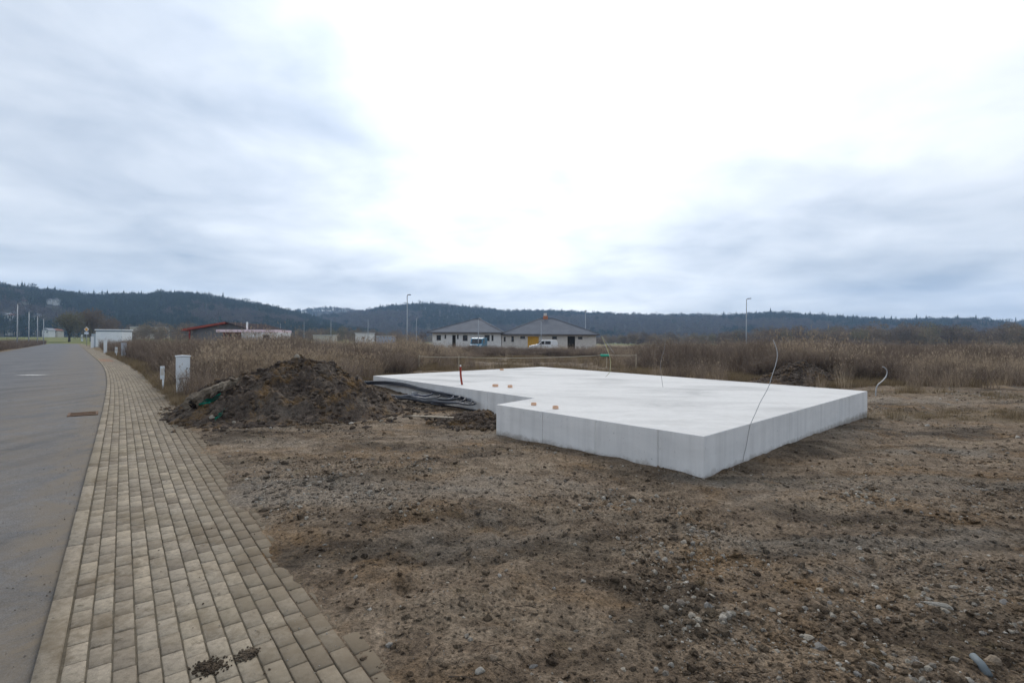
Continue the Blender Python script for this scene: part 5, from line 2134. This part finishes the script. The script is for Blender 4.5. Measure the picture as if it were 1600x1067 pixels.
def simple_house(px0, px1, ytop, ybase, Y, label, wall, roofc=None, zbase=None, cat='house'):
    x0, x1 = far(px0, Y), far(px1, Y)
    zb = zat(px0, ybase, Y) if zbase is None else zbase
    zt = zat(px0, ytop, Y)
    w = x1 - x0
    root = empty('far_house', ((x0 + x1) / 2, Y, zb))
    tag(root, label, cat)
    h = zt - zb
    D = max(6, w * .6)
    rh = h * (.35 if roofc else .0)
    MB().box(-w / 2, w / 2, 0, D, -3, h - rh).build('wall', wall, root)
    if roofc:
        MB().extr([(-w / 2 - .4, h - rh - .05), (w / 2 + .4, h - rh - .05), (w / 2 + .4, h - rh + .15), (0, h), (-w / 2 - .4, h - rh + .15)], -.5, D + .5).build('roof', roofc, root)
    else:
        MB().box(-w / 2 - .2, w / 2 + .2, -.2, D + .2, h - .0, h + .35).build('roof', plain('flat_roof', (0.4, 0.4, 0.4), 0.8), root)
    n = max(2, int(w / 3.2)) if roofc else 0
    for k in range(n):
        u = -w / 2 + w * (k + .5) / n
        MB().box(u - .5, u + .5, -.06, -.004, (h - rh) * .4, (h - rh) * .75).build('window', M_GLASS, root)


w1 = plain('far_white', (0.66, 0.66, 0.64), 0.8)
w2 = plain('far_cream', (0.50, 0.46, 0.38), 0.8)
r1 = plain('far_red_roof', (0.22, 0.09, 0.06), 0.8)
r2 = plain('far_grey_roof', (0.22, 0.23, 0.25), 0.8)
simple_house(555, 577.5, 521.5, 533, 170, 'small white hall beyond the weeds, left of the tallest lamp', w1, None, None, 'building')
simple_house(588, 612, 526.5, 533, 180, 'low bluish shed beyond the weeds, right of the small white hall', plain('far_blue', (0.34, 0.40, 0.50), 0.8), None, None, 'building')
simple_house(489, 520, 524.5, 532, 240, 'long pale hall far behind the weeds, right of the pink-roofed building', w2, None, None, 'building')
simple_house(203, 247, 511.5, 529, 300, 'long pale hall far behind the weeds, left of the barn', w2, None, None, 'building')
for k, (a, b, c, d, Y, wl, rf, lab) in enumerate([
        (66, 76, 513, 523, 420, w1, r2, 'white village house just right of the fourth roadside lamp'), (78, 90, 514, 523, 430, w2, r1, 'cream village house with red roof left of the round trees'),
        (36, 46, 513, 522, 440, w2, r1, 'cream village house between the two nearest roadside lamps'), (8, 19, 510, 519, 430, w2, r2, 'cream village house at the left edge below the hill'),
        (4, 12, 489.5, 496, 525, w1, r2, 'white hillside house nearest the left edge'), (13, 20, 491, 497, 520, w1, r1, 'white hillside house second from the left edge'),
        (17, 25, 486.5, 492, 545, w1, r2, 'upper white hillside house above the leftmost lamp'), (49, 60, 490, 497, 540, w1, r2, 'white hillside house behind the roadside lamps'),
        (72, 80, 467.5, 472.5, 640, w1, r2, 'small white house high on the left hill, left one of two'), (82, 91, 466.5, 474, 640, w1, r2, 'bigger white house high on the left hill, right one of two'),
        (30, 42, 469, 473.5, 630, w2, r1, 'red-roofed house high on the left hill')]):
    simple_house(a, b, c, d, Y, lab, wl, rf)


# ------------------------------------------------------------------ street lamps and a road sign
m_pole = plain('galvanised_pole', (0.36, 0.38, 0.40), 0.5, 0.1, 2, 0.4)


def lamp(x, ytop, h, label, rz=0.0, r0=0.075, Y=None):
    if Y is None:
        Y = (h - EYE) * F_PX / (534 + 0.005 * (x - 800) - ytop)
    X = far(x, Y)
    root = empty('street_lamp', (X, Y, float(ground_z(X, Y))), rz)
    tag(root, label, 'street lamp', 'street lamps around the plots')
    z0 = root.location.z
    H = h - z0
    MB().tube([(0, 0, -.3), (0, 0, H * .35), (0, 0, H - .12)], [r0, r0 * .85, r0 * .55], 10).build('pole', m_pole, root, True)
    MB().tube([(0, 0, H - .15), (0, -.08, H - .03), (0, -.25, H)], r0 * .5, 8).build('arm', m_pole, root, True)
    hd = MB().extr([(-.16, H - .03), (.16, H - .03), (.12, H + .07), (-.12, H + .07)], -.65, -.18).build('lamp_head', plain('lamp_grey', (0.20, 0.21, 0.23), 0.5), root, False, .02)
    MB().box(-.11, .11, -.58, -.25, H - .045, H - .032).build('lens', m_lampw, hd)


lamp(636, 461.5, 8, 'tallest street lamp, left of the bungalows', 0.9, 0.10)
lamp(650.5, 497, 8, 'thin lamp just right of the tallest street lamp', 0.9, 0.10)
lamp(1166, 467.5, 8, 'lone street lamp over the weeds right of the bungalows', 0.7, 0.10)
lamp(914.5, 486, 8, 'street lamp at the right end of the bungalow roofs', 0.0, 0.10)
lamp(747.5, 498, 5.0, 'short street lamp before the left bungalow roof', 0.6, 0.08, 74)
lamp(845.5, 502, 4.8, 'short street lamp before the right bungalow roof', 0.6, 0.07, 75)
lamp(575, 500, 8, 'distant street lamp behind the small white hall', 0.3, 0.11)
lamp(517, 501, 8, 'distant street lamp right of the pink-roofed building', 0.3, 0.11)
lamp(475, 503.5, 8, 'second distant street lamp right of the pink-roofed building', 0.3, 0.10)
lamp(438, 506, 8, 'distant street lamp at the right end of the pink-roofed building', 0.3, 0.10)
lamp(27, 475, 8, 'nearest street lamp beyond the far side of the road, leftmost of four', 1.5, 0.11)
lamp(45, 487, 8, 'second street lamp from the left beyond the road', 1.5, 0.12)
lamp(58.5, 493.5, 8, 'third street lamp from the left beyond the road', 1.5, 0.12)
lamp(68, 498, 8, 'fourth street lamp from the left beyond the road', 1.5, 0.12)

Y = 118.0
X = far(135.5, Y)
root = empty('road_sign', (X, Y, 0))
tag(root, 'yellow and white diamond road sign with a white plate at the road end', 'road sign')
zt = zat(135.5, 512.5, Y)
MB().tube([(0, 0, -.3), (0, 0, zt)], .05, 8).build('pole', m_pole, root, True)


def diamond(s, y, z):
    return MB().extr([(-s, z), (0, z - s), (s, z), (0, z + s)], y, y + .03)


diamond(.62, -.09, zt - .4).build('diamond_plate', plain('sign_white', (0.75, 0.75, 0.75), 0.4), root)
diamond(.42, -.125, zt - .4).build('yellow_centre', plain('sign_yellow', (0.75, 0.36, 0.04), 0.4), root)
MB().box(-.5, .5, -.10, -.07, zt - 1.55, zt - 1.05).build('plate', plain('sign_plate', (0.66, 0.72, 0.80), 0.4), root)


# ------------------------------------------------------------------ single trees at the end of the road
def lone_tree(x, ytop, ybase, w_px, Y, seed, label, mat):
    X = far(x, Y)
    z0 = float(ground_z(X, Y))
    h = zat(x, ytop, Y) - z0
    w = w_px * Y / F_PX
    root = empty('bare_tree', (X, Y, z0))
    tag(root, label, 'tree', 'bare trees at the end of the road')
    r = random.Random(seed)
    tk = MB()
    tk.tube([(0, 0, -.5), (.05 * w * .2, 0, h * .18), (0, 0, h * .38)], [h * .035, h * .026, h * .018], 8)
    tips = []
    for k in range(9):
        a = k * 2.4 + r.uniform(-.3, .3)
        e = Vector((math.cos(a) * w * r.uniform(.18, .36), math.sin(a) * w * r.uniform(.18, .36), h * r.uniform(.55, .88)))
        b = Vector((0, 0, h * r.uniform(.14, .34)))
        m_ = (b + e) / 2 + Vector((0, 0, .05 * h))
        tk.tube([b, m_, e], [h * .014, h * .009, h * .004], 6)
    tk.build('trunk', plain('tree_bark', (0.07, 0.055, 0.042), 0.9), root, True)
    v, f = twig_cloud(seed, w, h, 3600, h * 0.05, 0, 0.12)
    link(bpy.data.objects.new('crown', mesh_np('crown', v, f, mat)), root)


M_T1 = wood_mat('olive_twigs', [(0.0, (0.15, 0.135, 0.075)), (1.0, (0.16, 0.14, 0.08))], 0.15)
M_T2 = wood_mat('brown_twigs', [(0.0, (0.16, 0.115, 0.075)), (1.0, (0.17, 0.12, 0.08))], 0.15)
lone_tree(108, 487, 524, 46, 205, 41, 'round olive-brown bare tree at the end of the road, left of its pair', M_T1)
lone_tree(142, 486, 524, 44, 215, 42, 'round reddish brown bare tree behind the diamond road sign', M_T2)
lone_tree(172, 497, 526, 36, 240, 43, 'lower brown bare tree above the white site container', M_T2)


# ------------------------------------------------------------------ air
def build_haze():
    mb = MB()
    mb.box(-2260, 2260, -2260, 2260, -12, 240)
    m = bpy.data.materials.new('haze')
    m.use_nodes = True
    t = m.node_tree
    t.nodes.clear()
    o = t.nodes.new('ShaderNodeOutputMaterial')
    v = t.nodes.new('ShaderNodeVolumePrincipled')
    v.inputs['Color'].default_value = (0.46, 0.68, 1.0, 1)
    v.inputs['Density'].default_value = HAZE
    v.inputs['Anisotropy'].default_value = 0.0
    t.links.new(v.outputs[0], o.inputs['Volume'])
    tag(mb.build('haze', m), kind='stuff')


HAZE = 0.00025
build_haze()
